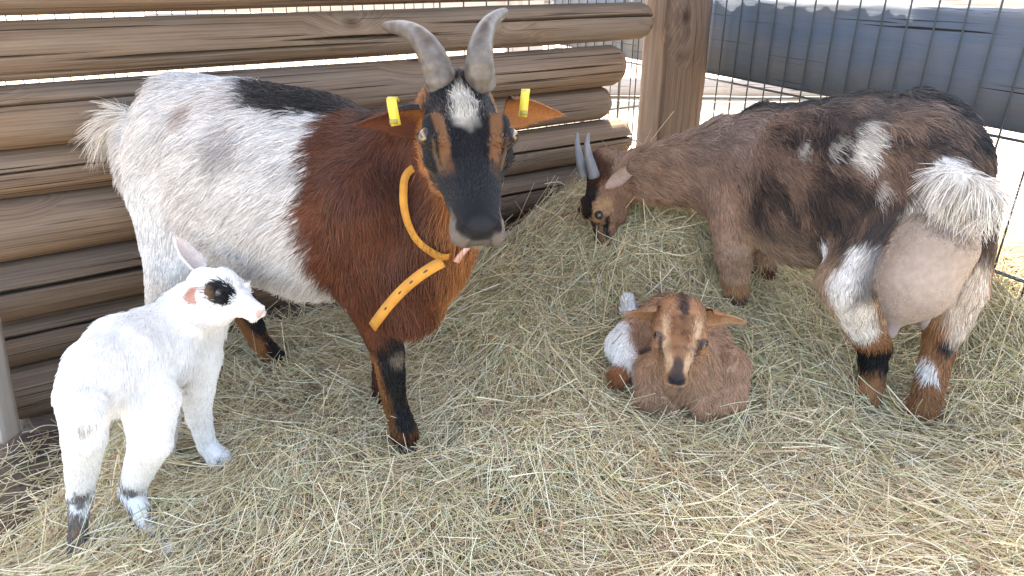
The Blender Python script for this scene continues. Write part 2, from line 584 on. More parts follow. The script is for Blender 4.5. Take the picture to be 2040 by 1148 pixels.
wires("wire_mesh_fence", "dark welded wire mesh fence behind the grazing goat and the corner post", fence_pt, -1.10, 2.3, 0.074,
      (-0.04, 0.255, 0.5535), FLOOR - 0.02, 1.5, 0.0026, 0.0)
wires("coarse_wire_mesh", "dark wire mesh seen through the gap between the right ends of the upper logs", wall_pt, 1.18, 1.95, 0.074,
      (0.46, 0.76), FLOOR, 1.2, 0.0024, -0.10)
wires("fine_wire_mesh", "close set thin wire mesh seen through the slits between the logs on the left", wall_pt, 0.0, 1.17, 0.029,
      (0.46, 0.76), FLOOR, 1.2, 0.0013, -0.10)

def rail_geo(L, h, t, seed):
    """a waney edged board along +X: flat bottom, uneven rounded top"""
    nx = 150
    xs = np.linspace(0, L, nx)
    P = np.stack([xs * 3, xs * 0, xs * 0], -1)
    top = h + 0.007 * fbm(P, 2.6, 4, seed)
    sh = 0.016 + 0.010 * fbm(P, 4.0, 3, seed + 5)
    sh = np.clip(sh, 0.006, 0.05)
    prof = []
    for k in range(nx):
        tp, s = top[k], sh[k]
        prof.append([(-t / 2, 0), (-t / 2, h * 0.5), (-t / 2 * 0.98, tp - s), (-t / 2 * 0.55, tp - s * 0.35), (0, tp), (t / 2, tp), (t / 2, 0)])
    prof = np.array(prof)
    V = np.stack([np.repeat(xs, 7), prof[..., 0].reshape(-1), prof[..., 1].reshape(-1)], -1)
    i, j = np.meshgrid(np.arange(nx - 1), np.arange(7), indexing='ij')
    a = i * 7 + j
    b = i * 7 + (j + 1) % 7
    F = np.stack([a, b, b + 7, a + 7], -1).reshape(-1, 4)
    fl = [tuple(x) for x in F] + [tuple(range(7))[::-1], tuple(range((nx - 1) * 7, nx * 7))]
    return V, fl

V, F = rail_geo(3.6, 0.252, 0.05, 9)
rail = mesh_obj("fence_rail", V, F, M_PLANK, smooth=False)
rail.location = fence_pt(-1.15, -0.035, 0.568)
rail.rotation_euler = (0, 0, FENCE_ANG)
tag(rail, "broad dark waney edged board, blue haze painted into its colour, across the top of the wire fence", "rail")

# ---- far timber fence across the sunny yard
far = empty("far_timber_fence", (1.5, 6.2, FLOOR), "pale timber fence with flat logs and a broad post far across the sunny yard", "timber fence")
for k, (z, r) in enumerate(((0.0, 0.075), (0.50, 0.06), (0.63, 0.062), (0.77, 0.065), (0.92, 0.07))):
    V, F = hewn_geo(9.0, r * 2, r * 1.9, 30 + k, nx=60, m=4, wob=0.04)
    o = mesh_obj("far_log", V, F, M_PALE, smooth=False)
    COL.objects.unlink(o)
    o.location = (-3.0, 6.2 + 0.01 * k, z)
    o.rotation_euler = (0, 0, math.radians(-2))
    link(o, far)
for x in (0.1, 3.62):
    V, F = hewn_geo(1.3, 0.30, 0.12, 50, nx=20, m=4)
    o = mesh_obj("far_post", V, F, M_PALE, smooth=False)
    COL.objects.unlink(o)
    o.location = (x, 6.0, FLOOR - 0.03)
    o.rotation_euler = (math.pi / 2, -math.pi / 2, 0)
    link(o, far)

# ---- leaning board at the left edge, where the wall begins
V, F = hewn_geo(0.30, 0.045, 0.028, 77, nx=30, m=5, wob=0.06)
jamb = mesh_obj("jamb_board", V, F, M_PALE, smooth=False)
jamb.rotation_mode = 'QUATERNION'
pa, pb = Vector(at(16, 872, 1.27)), Vector(at(-20, 690, 1.26))
jamb.rotation_quaternion = (pb - pa).to_track_quat('X', 'Z')
jamb.location = pa
tag(jamb, "narrow grey upright board at the bottom left end of the log wall", "board")

# ---- roof over the pen (out of the picture, shades it)
roof = empty("pen_roof", wall_pt(0.9, 0.6, 2.0), "plank roof over the goat pen", "roof")
ROOF_S0, ROOF_S1, ROOF_N0, ROOF_N1, ROOF_Z = -0.25, 2.34, -0.60, 1.15, 2.0
nb = 9
for k in range(nb):
    w = (ROOF_N1 - ROOF_N0) / nb
    V, F = box_geo((ROOF_S1 - ROOF_S0) / 2, 0, 0, ROOF_S1 - ROOF_S0, w + 0.01, 0.025)
    o = mesh_obj("roof_board", V, F, M_ROOF, smooth=False)
    COL.objects.unlink(o)
    o.location = wall_pt(ROOF_S0, ROOF_N0 + w * (k + 0.5), ROOF_Z + 0.028 * (k % 2))
    o.rotation_euler = (0, 0, WALL_ANG)
    link(o, roof)

# ------------------------------------------------------------------ hay
# where hooves have pressed the hay down
TROD = [(-0.74, 0.88), (-0.58, 0.88), (-0.18, 1.11), (-0.575, 1.07), (0.79, 1.26), (0.86, 1.21), (-0.56, 1.45)]

def hay_z(X, Y):
    X = np.asarray(X, float); Y = np.asarray(Y, float)
    P = np.stack([X, Y, X * 0], -1)
    m = 0.33 * np.exp(-(((X - 0.40) / 0.42) ** 2 + ((Y - 1.88) / 0.42) ** 2))
    m = m + 0.26 * np.exp(-(((X - 1.25) / 0.30) ** 2 + ((Y - 1.70) / 0.36) ** 2))
    base = 0.022 + 0.030 * fbm(P, 2.6, 2, 21) + 0.036 * fbm(P, 6.5, 2, 22)
    edge = sstep(-0.96, -0.68, X + 0.10 * (Y - 1.0) + 0.05 * fbm(P, 5.0, 2, 23))
    edge = np.maximum(edge, 1 - sstep(0.78, 0.95, Y + 0.05 * fbm(P, 4.0, 2, 24)))
    nest = 0.035 * np.exp(-(((X - 0.36) / 0.13) ** 2 + ((Y - 1.28) / 0.12) ** 2))
    for (fx, fy) in TROD:
        nest = nest + 0.028 * np.exp(-(((X - fx) / 0.07) ** 2 + ((Y - fy) / 0.07) ** 2))
    return (FLOOR - 0.03) * (1 - edge) + (base + m - nest) * edge

def hay_cover(X, Y):
    P = np.stack([X, Y, X * 0], -1)
    e = sstep(-0.98, -0.72, X + 0.10 * (Y - 1.0) + 0.05 * fbm(P, 5.0, 2, 23))
    return np.maximum(e, 1 - sstep(0.76, 0.97, Y + 0.05 * fbm(P, 4.0, 2, 24)))

def hay_bed_mat():
    m, nt, b = new_mat("hay_bed")
    tc = N(nt, "ShaderNodeTexCoord")
    cs = []
    for k, (rot, sc) in enumerate(((0.5, (7, 160, 60)), (-0.6, (9, 170, 60)), (1.4, (7, 150, 60)))):
        mp = N(nt, "ShaderNodeMapping")
        mp.inputs["Rotation"].default_value = (0, 0, rot)
        mp.inputs["Scale"].default_value = sc
        nt.links.new(tc.outputs["Object"], mp.inputs["Vector"])
        nz = N(nt, "ShaderNodeTexNoise", Scale=1.0, Detail=3.0)
        nt.links.new(mp.outputs[0], nz.inputs["Vector"])
        cs.append(nz.outputs[0])
    mx = N(nt, "ShaderNodeMath", operation='MAXIMUM')
    nt.links.new(cs[0], mx.inputs[0]); nt.links.new(cs[1], mx.inputs[1])
    mx2 = N(nt, "ShaderNodeMath", operation='MAXIMUM')
    nt.links.new(mx.outputs[0], mx2.inputs[0]); nt.links.new(cs[2], mx2.inputs[1])
    r = ramp(nt, mx2.outputs[0], [(0.48, (0.05, 0.038, 0.02)), (0.58, (0.17, 0.13, 0.07)), (0.72, (0.32, 0.26, 0.15))])
    nt.links.new(r.outputs[0], b.inputs["Base Color"])
    b.inputs["Roughness"].default_value = 0.9
    bp = N(nt, "ShaderNodeBump", Strength=1.0, Distance=0.01)
    nt.links.new(mx2.outputs[0], bp.inputs["Height"])
    nt.links.new(bp.outputs[0], b.inputs["Normal"])
    return m

bed = sheet("hay_bed", np.linspace(-1.7, 1.75, 190), np.linspace(0.1, 2.75, 150), hay_z, hay_bed_mat())
tag(bed, "deep bed of loose matted hay that covers the pen floor", "hay", kind="stuff")

def strands(n, xr, yr, len_r, rad, lift, elev, K=6, seed=0, wob=0.25, dens=None, coherent=0.6, cover=True, tufts=0):
    g = np.random.default_rng(seed)
    X = g.uniform(*xr, n); Y = g.uniform(*yr, n)
    az0 = None
    if tufts:
        ci = g.integers(0, tufts, n)
        caz = g.uniform(0, math.pi * 2, tufts); cl = g.uniform(0.0, 0.028, tufts)
        cd = np.stack([np.cos(caz), np.sin(caz)], -1)[ci]
        q = g.normal(0, 0.016, n); w = g.normal(0, 0.06, n)
        X = g.uniform(*xr, tufts)[ci] + cd[:, 0] * w - cd[:, 1] * q
        Y = g.uniform(*yr, tufts)[ci] + cd[:, 1] * w + cd[:, 0] * q
        az0 = caz[ci] + g.normal(0, 0.16, n); up0 = cl[ci]
    keep = g.random(n) < hay_cover(X, Y) ** 1.5 if cover else np.ones(n, bool)
    if dens is not None:
        keep &= g.random(n) < dens(X, Y)
    # outside the pen there is none: behind wall and fence
    rel = np.stack([X, Y], -1)
    keep &= ((rel - W0) @ WN > 0.05) & ((rel - F0) @ FN > 0.02)
    X, Y = X[keep], Y[keep]
    n = len(X)
    if tufts:
        az0, up0 = az0[keep], up0[keep]
    P2 = np.stack([X, Y, X * 0], -1)
    flow = math.pi * 1.3 * fbm(P2, 2.2, 2, 31) + 0.9
    az = flow + g.normal(0, 1.0 / max(coherent, 1e-3) * 0.45, n)
    if tufts:
        az = az0
    L = g.uniform(*len_r, n) * (0.6 + 0.8 * g.random(n))
    el = np.clip(g.normal(0, elev, n), -1.0, 1.0) * np.clip(0.22 / L, 0.3, 1.0)
    d = np.stack([np.cos(az), np.sin(az)], -1)
    curl = g.normal(0, wob, n)
    t = np.linspace(-0.5, 0.5, K)
    ang = az[:, None] + curl[:, None] * t[None] * 2.2
    step = L[:, None] / (K - 1)
    dx = np.cumsum(np.cos(ang) * step, 1); dy = np.cumsum(np.sin(ang) * step, 1)
    px = X[:, None] + dx - dx.mean(1, keepdims=True)
    py = Y[:, None] + dy - dy.mean(1, keepdims=True)
    zc = hay_z(px, py) if cover else np.maximum(hay_z(px, py), dz(px, py)) + 0.004
    # a strand bridges hollows: smooth the ground under it
    zl = zc[:, :1] + (zc[:, -1:] - zc[:, :1]) * (t[None] + 0.5)
    z = np.maximum(zl * 0.55 + zc * 0.45, zc - 0.01) + g.uniform(*lift, n)[:, None] + (np.tan(el)[:, None] * L[:, None]) * t[None]
    z = z + g.normal(0, 0.006, (n, 1)) * (1 - (2 * t[None]) ** 2)
    if tufts:
        z = z + up0[:, None] * np.cos(t * 2.6)[None]
    pts = np.stack([px, py, z], -1)
    r = g.uniform(*rad, n)[:, None] * np.linspace(1.0, 0.6, K)[None]
    pal = np.array([(0.73, 0.585, 0.335), (0.82, 0.70, 0.455), (0.90, 0.82, 0.60), (0.55, 0.44, 0.235), (0.48, 0.47, 0.23), (0.52, 0.35, 0.21), (0.70, 0.63, 0.40), (0.27, 0.18, 0.12)])
    green = np.clip(sstep(-0.1, 0.6, fbm(P2, 2.0, 2, 51)) * 0.7 + 1.1 * sstep(0.25, 0.75, X + 0.2 * fbm(P2, 3.0, 2, 52)) * sstep(0.9, 1.2, Y) + 0.7 * sstep(1.3, 1.6, Y), 0, 1.6)
    w = np.stack([0.22 + 0 * X, 0.24 + 0 * X, 0.20 + 0 * X, 0.10 + 0 * X, 0.02 + 0.16 * green, 0.12 - 0.06 * green, 0.10 + 0.08 * green, 0.07 + 0 * X], -1)
    w = np.cumsum(w / w.sum(1, keepdims=True), 1)
    idx = (g.random(n)[:, None] > w).sum(1)
    c = pal[np.clip(idx, 0, len(pal) - 1)] * (1 - 0.16 * np.clip(green, 0, 1.5))[:, None] * g.uniform(0.75, 1.15, (n, 1)) * (0.92 + 0.2 * g.random((n, 3)) * 0.5)
    return pts, r, c

M_HAY = attr_mat("hay_strand", rough=0.55, spec=0.35)
def add_hay(name, label, *a, **k):
    p, r, c = strands(*a, **k)
    tag(curves_obj(name, p, r, c, M_HAY), label, "hay", kind="stuff")

add_hay("loose_hay", "tangle of fine dry hay stems and blades over the whole pen", 230000, (-1.25, 1.5), (0.45, 2.5), (0.09, 0.28), (0.00035, 0.0009), (-0.028, 0.036), 0.26, K=7, seed=1, wob=0.6, coherent=0.75)
add_hay("hay_stems", "long pale straw stems lying across the top of the hay", 26000, (-1.2, 1.5), (0.45, 2.5), (0.16, 0.42), (0.0008, 0.0015), (0.004, 0.034), 0.16, K=9, seed=2, wob=0.55, coherent=0.4)

def near_mound(X, Y):
    return np.exp(-(((X - 0.30) / 0.42) ** 2 + ((Y - 1.75) / 0.36) ** 2)) + 0.6 * np.exp(-(((X - 1.05) / 0.3) ** 2 + ((Y - 1.5) / 0.4) ** 2))
add_hay("stray_stems", "single long stems sticking up out of the hay heap", 4200, (-0.3, 1.5), (1.1, 2.4), (0.10, 0.26), (0.0008, 0.0013), (0.005, 0.03), 0.45, K=8, seed=3, wob=0.6, coherent=0.3, dens=near_mound)

add_hay("scattered_straw", "loose straws scattered over the bare dirt by the wall", 900, (-1.4, -0.55), (0.7, 1.75), (0.06, 0.22), (0.0006, 0.0012), (0.000, 0.008), 0.08, K=5, seed=5, wob=0.4, coherent=0.4, cover=False)

add_hay("hay_tufts", "matted tufts of combed hay lying over one another", 24000, (-1.2, 1.5), (0.55, 2.4), (0.14, 0.32), (0.0005, 0.0011), (0.002, 0.022), 0.10, K=7, seed=6, wob=0.35, tufts=620)
# ------------------------------------------------------------------ animal engine: smooth-blended limbs and trunk -> one mesh, with fur grown on it
def soft_min(a, b, k):
    h = np.maximum(k - np.abs(a - b), 0) / k
    return np.minimum(a, b) - h * h * k * 0.25

class Body:
    def __init__(self, name):
        self.name = name
        self.prims = []
        self.extra = []          # shells joined into the same mesh (ears)
        self.blobs = []          # coat pattern, painted in order

    def seg(self, a, b, ra, rb, side=None, k=0.03, col=None, flow=None, hair=0.014, lift=0.30, carve=False, group=None, zone=None):
        """an elliptical tapering limb from a to b; ra, rb: a radius or (half width along side, half height)"""
        a = np.asarray(a, float); b = np.asarray(b, float)
        ra = (ra, ra) if np.isscalar(ra) else ra
        rb = (rb, rb) if np.isscalar(rb) else rb
        ba = b - a
        L = np.linalg.norm(ba)
        t = ba / L if L > 1e-6 else np.array((1.0, 0, 0))
        s = np.array((0, 0, 1.0)) if side is None else np.asarray(side, float)
        if abs(np.dot(nrm(s), t)) > 0.97:
            s = np.array((1.0, 0.02, 0.0)) if abs(t[0]) < 0.9 else np.array((0.0, 1.0, 0.02))
        s = nrm(s - t * np.dot(s, t))
        h = np.cross(t, s)
        self.prims.append(dict(a=a, b=b, L=L, t=t, s=s, h=h, ra=np.array(ra, float), rb=np.array(rb, float), k=k, col=None if col is None else np.asarray(col, float),
                               flow=t if flow is None else nrm(flow), hair=hair, lift=lift, carve=carve,
                               group=len(self.prims) + 10000 if group is None else group, zone=zone))
        return self

    def chain(self, pts, radii, **kw):
        gid = len(self.prims)
        for i in range(len(pts) - 1):
            self.seg(pts[i], pts[i + 1], radii[i], radii[i + 1], group=gid, **kw)
        return self

    def ball(self, c, r, axis=None, **kw):
        """an ellipsoid: r scalar or (along side, along height, along axis)"""
        c = np.asarray(c, float)
        if np.isscalar(r):
            return self.seg(c - (0, 0, 1e-4), c + (0, 0, 1e-4), r, r, **kw)
        ax = nrm(axis)
        rs, rh, rl = r
        m = min(rs, rh)
        half = max(rl - m, 1e-4)
        return self.seg(c - ax * half, c + ax * half, (rs, rh), (rs, rh), **kw)

    @staticmethod
    def dist(p, P):
        q = P - p['a']
        u = q @ p['t']
        h = np.clip(u / max(p['L'], 1e-9), 0, 1)
        w = p['ra'][0] + (p['rb'][0] - p['ra'][0]) * h
        e = p['ra'][1] + (p['rb'][1] - p['ra'][1]) * h
        m = np.minimum(w, e)
        ax = u - h * p['L']
        x = (q @ p['s']) / w
        y = (q @ p['h']) / e
        r = np.sqrt(x * x + y * y + (ax / m) ** 2)
        return (r - 1) * m

    def field(self, lo, hi, res):
        n = np.ceil((hi - lo) / res).astype(int) + 1
        D = np.full(tuple(n), 0.08, np.float32)
        groups = {}
        for p in self.prims:
            groups.setdefault(p['group'], []).append(p)
        for carve in (False, True):
            for ps in groups.values():
                if ps[0]['carve'] != carve:
                    continue
                k = ps[0]['k']
                R = max(max(p['ra'].max(), p['rb'].max()) for p in ps) + k + 3 * res
                plo = np.min([np.minimum(p['a'], p['b']) for p in ps], 0) - R
                phi = np.max([np.maximum(p['a'], p['b']) for p in ps], 0) + R
                i0 = np.clip(np.floor((plo - lo) / res).astype(int), 0, n)
                i1 = np.clip(np.ceil((phi - lo) / res).astype(int) + 1, 0, n)
                if (i1 <= i0).any():
                    continue
                g = np.stack(np.meshgrid(*[lo[q] + res * np.arange(i0[q], i1[q]) for q in range(3)], indexing='ij'), -1)
                d = self.dist(ps[0], g)
                for p in ps[1:]:
                    d = soft_min(d, self.dist(p, g), 0.006)
                d = d.astype(np.float32)
                sl = tuple(slice(i0[q], i1[q]) for q in range(3))
                D[sl] = -soft_min(-D[sl], d, k) if carve else soft_min(D[sl], d, k)
        return D

    def bounds(self):
        lo = np.min([np.minimum(p['a'], p['b']) - max(p['ra'].max(), p['rb'].max()) for p in self.prims if not p['carve']], 0)
        hi = np.max([np.maximum(p['a'], p['b']) + max(p['ra'].max(), p['rb'].max()) for p in self.prims if not p['carve']], 0)
        return lo - 0.03, hi + 0.03

    def surface(self, res, fine=None, fine_res=None):
        lo, hi = self.bounds()
        V, F = surface_nets(self.field(lo, hi, res), lo, res)
        if fine is not None:
            flo, fhi = fine
            c = V[F].mean(1)
            inside = ((c > flo + res) & (c < fhi - res)).all(1)
            F = F[~inside]
            V2, F2 = surface_nets(self.field(flo, fhi, fine_res), flo, fine_res)
            F = np.concatenate([F, F2 + len(V)])
            V = np.concatenate([V, V2])
            used = np.unique(F)
            mp = np.full(len(V), -1)
            mp[used] = np.arange(len(used))
            V, F = V[used], mp[F]
        return V, F

    def attributes(self, V):
        """base colour, hair flow, hair length, hair lift by nearness to each limb"""
        W = np.zeros(len(V)); C = np.zeros((len(V), 3)); Wc = np.zeros(len(V))
        FL = np.zeros((len(V), 3)); HL = np.zeros(len(V)); LF = np.zeros(len(V))
        for p in self.prims:
            if p['carve']:
                continue
            d = self.dist(p, V)
            w = np.exp(-np.maximum(d, -0.01) / 0.010)
            W += w
            FL += w[:, None] * p['flow']; HL += w * p['hair']; LF += w * p['lift']
            if p['col'] is not None:
                w2 = np.exp(-np.maximum(d, -0.01) / 0.006)
                C += w2[:, None] * p['col']; Wc += w2
        W += 1e-12
        return C / (Wc[:, None] + 1e-12), nrm(FL), HL / W, LF / W

    def spot(self, c, r, col, soft=0.25, noise=0.25, nscale=22.0, axes=None, amount=1.0):
        """an ellipsoidal patch of the coat"""
        self.blobs.append(('e', np.asarray(c, float), np.asarray((r, r, r) if np.isscalar(r) else r, float), np.asarray(col, float), soft, noise, nscale,
                           np.eye(3) if axes is None else np.asarray(axes, float), amount))

    def half(self, c, d, col, soft=0.012, noise=0.02, nscale=14.0, lim=None, amount=1.0):
        """everything beyond the plane through c along d (within lim(P) if given)"""
        self.blobs.append(('h', np.asarray(c, float), nrm(d), np.asarray(col, float), soft, noise, nscale, lim, amount))

    def fn(self, f):
        self.blobs.append(('f', f))

    def paint(self, P, C):
        C = C.copy()
        for k, b in enumerate(self.blobs):
            if b[0] == 'f':
                C = b[1](P, C)
                continue
            nz = fbm(P, b[6], 3, 300 + k)
            if b[0] == 'e':
                q = ((P - b[1]) @ b[7].T) / b[2]
                r = np.linalg.norm(q, axis=-1) + b[5] * nz
                m = (1 - sstep(1 - b[4], 1 + b[4], r)) * b[8]
            else:
                u = (P - b[1]) @ b[2] + b[5] * nz
                m = sstep(-b[4], b[4], u) * b[8]
                if b[7] is not None:
                    m = m * b[7](P)
            C = C * (1 - m[:, None]) + b[3] * m[:, None]
        return C

def surface_nets(D, lo, res):
    nx, ny, nz = D.shape
    S = D < 0
    cs = (nx - 1, ny - 1, nz - 1)
    pos = np.zeros(cs + (3,), np.float32)
    cnt = np.zeros(cs, np.float32)
    offs = {0: [(0, 0, 0), (0, -1, 0), (0, 0, -1), (0, -1, -1)], 1: [(0, 0, 0), (-1, 0, 0), (0, 0, -1), (-1, 0, -1)], 2: [(0, 0, 0), (-1, 0, 0), (0, -1, 0), (-1, -1, 0)]}
    edges = {}
    for ax in range(3):
        s0 = [slice(None)] * 3; s1 = [slice(None)] * 3
        s0[ax] = slice(0, -1); s1[ax] = slice(1, None)
        X = S[tuple(s0)] != S[tuple(s1)]
        idx = np.argwhere(X)
        d0 = D[tuple(s0)][X]; d1 = D[tuple(s1)][X]
        t = d0 / (d0 - d1)
        p = idx.astype(np.float32)
        p[:, ax] += t
        for o in offs[ax]:
            c = idx + o
            ok = ((c >= 0) & (c < cs)).all(1)
            cc = c[ok]
            np.add.at(pos, (cc[:, 0], cc[:, 1], cc[:, 2]), p[ok])
            np.add.at(cnt, (cc[:, 0], cc[:, 1], cc[:, 2]), 1)
        edges[ax] = (idx, S[tuple(s0)][X])
    act = cnt > 0
    vid = np.full(cs, -1, np.int64)
    vid[act] = np.arange(act.sum())
    V = pos[act] / cnt[act][:, None] * res + lo
    Q = []
    for ax in range(3):
        idx, ins = edges[ax]
        o = offs[ax]
        cyc = [o[0], o[1], o[3], o[2]]
        ids = []
        ok = np.ones(len(idx), bool)
        for q in cyc:
            c = idx + q
            good = ((c >= 0) & (c < cs)).all(1)
            ok &= good
            c = np.clip(c, 0, np.array(cs) - 1)
            ids.append(vid[c[:, 0], c[:, 1], c[:, 2]])
        ids = np.stack(ids, -1)
        flip = ins if ax != 1 else ~ins
        ids[flip] = ids[flip][:, ::-1]
        Q.append(ids[ok])
    F = np.concatenate(Q)[:, ::-1]
    return V.astype(np.float64), F

def vert_normals(V, F):
    n = np.cross(V[F[:, 2]] - V[F[:, 0]], V[F[:, 3]] - V[F[:, 1]])
    out = np.zeros_like(V)
    for k in range(4):
        np.add.at(out, F[:, k], n)
    return nrm(out)

def ear_shell(base, tip, out, w, cup, col_out, col_in, thick=0.0035, hair=0.008, curl=0.0, nv=18, nu=11, point=0.0):
    """a leaf shaped cupped ear from base to tip, hollow side towards out"""
    base, tip = np.asarray(base, float), np.asarray(tip, float)
    t = nrm(tip - base); L = np.linalg.norm(tip - base)
    o = nrm(out - t * np.dot(out, t))
    s = np.cross(t, o)
    v = np.linspace(0, 1, nv); u = np.linspace(-1, 1, nu)
    VV, UU = np.meshgrid(v, u, indexing='ij')
    prof = w * (0.45 + 0.55 * np.sin(np.pi * np.clip(VV * 0.75 + 0.14, 0, 1))) * np.sqrt(np.clip(1 - VV ** 4, 0, 1)) * (1 - 0.25 * VV)
    pp = w * (0.80 + 0.30 * np.sin(np.pi * np.clip(VV * 1.4 + 0.1, 0, 1))) * np.clip(1 - VV ** 1.5, 0.0, 1) ** 0.85
    prof = prof * (1 - point) + pp * point
    cp = cup * (1 - 0.75 * VV)
    ang = UU * (0.5 + 1.1 * cp)
    sx = np.sin(ang) / np.maximum(np.sin(0.5 + 1.1 * cp), 0.2) * prof
    sy = (1 - np.cos(ang)) * prof * 0.9
    mid = base + VV[..., None] * L * t + (curl * np.sin(VV * np.pi * 0.5) ** 2)[..., None] * o * 1.0
    inner = mid + sx[..., None] * s + sy[..., None] * o
    th = thick * (1.6 - VV) * (1 - 0.6 * np.abs(UU) ** 3)
    outer = inner - th[..., None] * o
    V = np.concatenate([inner.reshape(-1, 3), outer.reshape(-1, 3)])
    n = nv * nu
    i, j = np.meshgrid(np.arange(nv - 1), np.arange(nu - 1), indexing='ij')
    a = (i * nu + j).reshape(-1)
    Fi = np.stack([a, a + 1, a + nu + 1, a + nu], -1)
    Fo = np.stack([a, a + nu, a + nu + 1, a + 1], -1) + n
    rim = []
    for k in range(nv - 1):
        p, q = k * nu, (k + 1) * nu
        rim.append((p, q, q + n, p + n))
        p, q = k * nu + nu - 1, (k + 1) * nu + nu - 1
        rim.append((q, p, p + n, q + n))
    for k in range(nu - 1):
        p = (nv - 1) * nu + k
        rim.append((p, p + 1, p + 1 + n, p + n))
    F = np.concatenate([Fi, Fo, np.array(rim)])
    C = np.concatenate([np.tile(col_in, (n, 1)), np.tile(col_out, (n, 1))]).astype(float)
    edge = np.tile((np.abs(UU) > 0.86).reshape(-1), 2)
    C[edge] = np.asarray(col_out) * 0.5 + np.asarray(col_in) * 0.5
    return dict(V=V, F=F, col=C, flow=np.tile(t, (2 * n, 1)), hair=np.concatenate([np.full(n, hair * 0.6), np.full(n, hair)]), lift=np.full(2 * n, 0.25))

def grow(name, parent, V, F, C, FL, HL, LF, nhair, mat, paint, seed=0, rad=0.00055, K=4, clump=0.5, skip=None, droop=0.25, jitter_col=0.18, longer=None):
    g = np.random.default_rng(seed)
    T = np.concatenate([F[:, [0, 1, 2]], F[:, [0, 2, 3]]])
    e1, e2 = V[T[:, 1]] - V[T[:, 0]], V[T[:, 2]] - V[T[:, 0]]
    A = np.linalg.norm(np.cross(e1, e2), axis=1)
    hl = HL[T].mean(1)
    A = A * (hl > 0.0012) * np.clip(0.016 / np.maximum(hl, 0.004), 0.55, 2.2)
    # denser where the camera is
    pick = g.choice(len(T), nhair, p=A / A.sum())
    r1, r2 = np.sqrt(g.random(nhair)), g.random(nhair)
    w = np.stack([1 - r1, r1 * (1 - r2), r1 * r2], -1)
    tri = T[pick]
    P = (V[tri] * w[..., None]).sum(1)
    NV = vert_normals(V, F)
    Nn = nrm((NV[tri] * w[..., None]).sum(1))
    fl = (FL[tri] * w[..., None]).sum(1)
    ln = (HL[tri] * w).sum(1); lf = (LF[tri] * w).sum(1)
    keep = ln > 0.0012
    if skip is not None:
        keep &= ~skip(P)
    P, Nn, fl, ln, lf, tri, w = P[keep], Nn[keep], fl[keep], ln[keep], lf[keep], tri[keep], w[keep]
    n = len(P)
    # neighbouring hairs lean together: coherent noise
    nz = np.stack([fbm(P, 38.0, 2, 61 + k) for k in range(3)], -1)
    nb = np.stack([fbm(P, 9.0, 2, 71 + k) for k in range(3)], -1)
    d = fl + clump * (0.9 * nz + 0.6 * nb) + g.normal(0, 0.16, (n, 3))
    d = d - Nn * (d * Nn).sum(-1, keepdims=True)
    d = nrm(d)
    lift = np.clip(lf + 0.25 * lf * g.normal(0, 1, n) + 0.25 * nz[:, 0] * clump, 0.05, 1.4)
    d0 = nrm(d + Nn * (lift * 1.5)[:, None])
    d1 = nrm(d + Nn * (lift * 0.35)[:, None] + np.array((0, 0, -droop)))
    if longer is not None:
        ln = ln * longer(P)
    ln = ln * g.uniform(0.6, 1.25, n) * (1 + 0.35 * fbm(P, 30.0, 2, 81))
    t = np.linspace(0, 1, K)
    pts = P[:, None, :] - Nn[:, None, :] * 0.0008 + ln[:, None, None] * (d0[:, None, :] * (t - 0.5 * t * t)[None, :, None] + d1[:, None, :] * (0.5 * t * t)[None, :, None] * 1.25)
    base = C[tri]
    c = paint(P + g.normal(0, 0.0035, (n, 3)), (base * w[..., None]).sum(1))
    c = c * (1 + jitter_col * g.normal(0, 1, (n, 1))) * (1 + 0.16 * fbm(P, 26.0, 2, 91)[:, None])
    c = c + 0.0035 * np.abs(g.normal(0, 1, (n, 1)))
    c = np.clip(c, 0.003, 0.9)
    rr = rad * (0.75 + 0.5 * g.random(n))[:, None] * np.array([1.0, 0.9, 0.65, 0.3])[None, :K]
    return curves_obj(name, pts, rr, c, mat, parent)

M_SKIN = attr_mat("coat_skin", rough=0.75, spec=0.15, noise=0.25)
M_FUR = attr_mat("fur", rough=0.5, spec=0.3)
M_NOSE = None

def build_body(b, root, res, fine, fine_res, nhair, seed, name="body", fur="fur", **kw):
    V, F = b.surface(res, fine, fine_res)
    C, FL, HL, LF = b.attributes(V)
    for e in b.extra:
        F = np.concatenate([F, e['F'] + len(V)])
        V = np.concatenate([V, e['V']])
        C = np.concatenate([C, e['col']]); FL = np.concatenate([FL, e['flow']])
        HL = np.concatenate([HL, e['hair']]); LF = np.concatenate([LF, e['lift']])
    CP_ = b.paint(V, C)
    o = mesh_obj(name, V, F, M_SKIN, root, col=CP_)
    paintf = lambda P, c: b.paint(P, c)
    f = grow(fur, root, V, F, C, FL, HL, LF, nhair, M_FUR, paintf, seed=seed, **kw)
    return o, f

# ---- heads
class Frame:
    """head frame: o between the horns on the skull, n towards the nose, u out of the forehead, r to the side"""
    def __init__(self, o, nose, up, L=None):
        self.o = np.asarray(o, float)
        d = np.asarray(nose, float) - self.o
        self.L = np.linalg.norm(d) if L is None else L
        self.n = nrm(d)
        up = np.asarray(up, float)
        self.u = nrm(up - self.n * np.dot(up, self.n))
        self.r = np.cross(self.n, self.u)
    def p(self, r, n, u):
        return self.o + self.L * (self.r * r + self.n * n + self.u * u)
    def local(self, P):
        q = (P - self.o) / self.L
        return q @ self.r, q @ self.n, q @ self.u

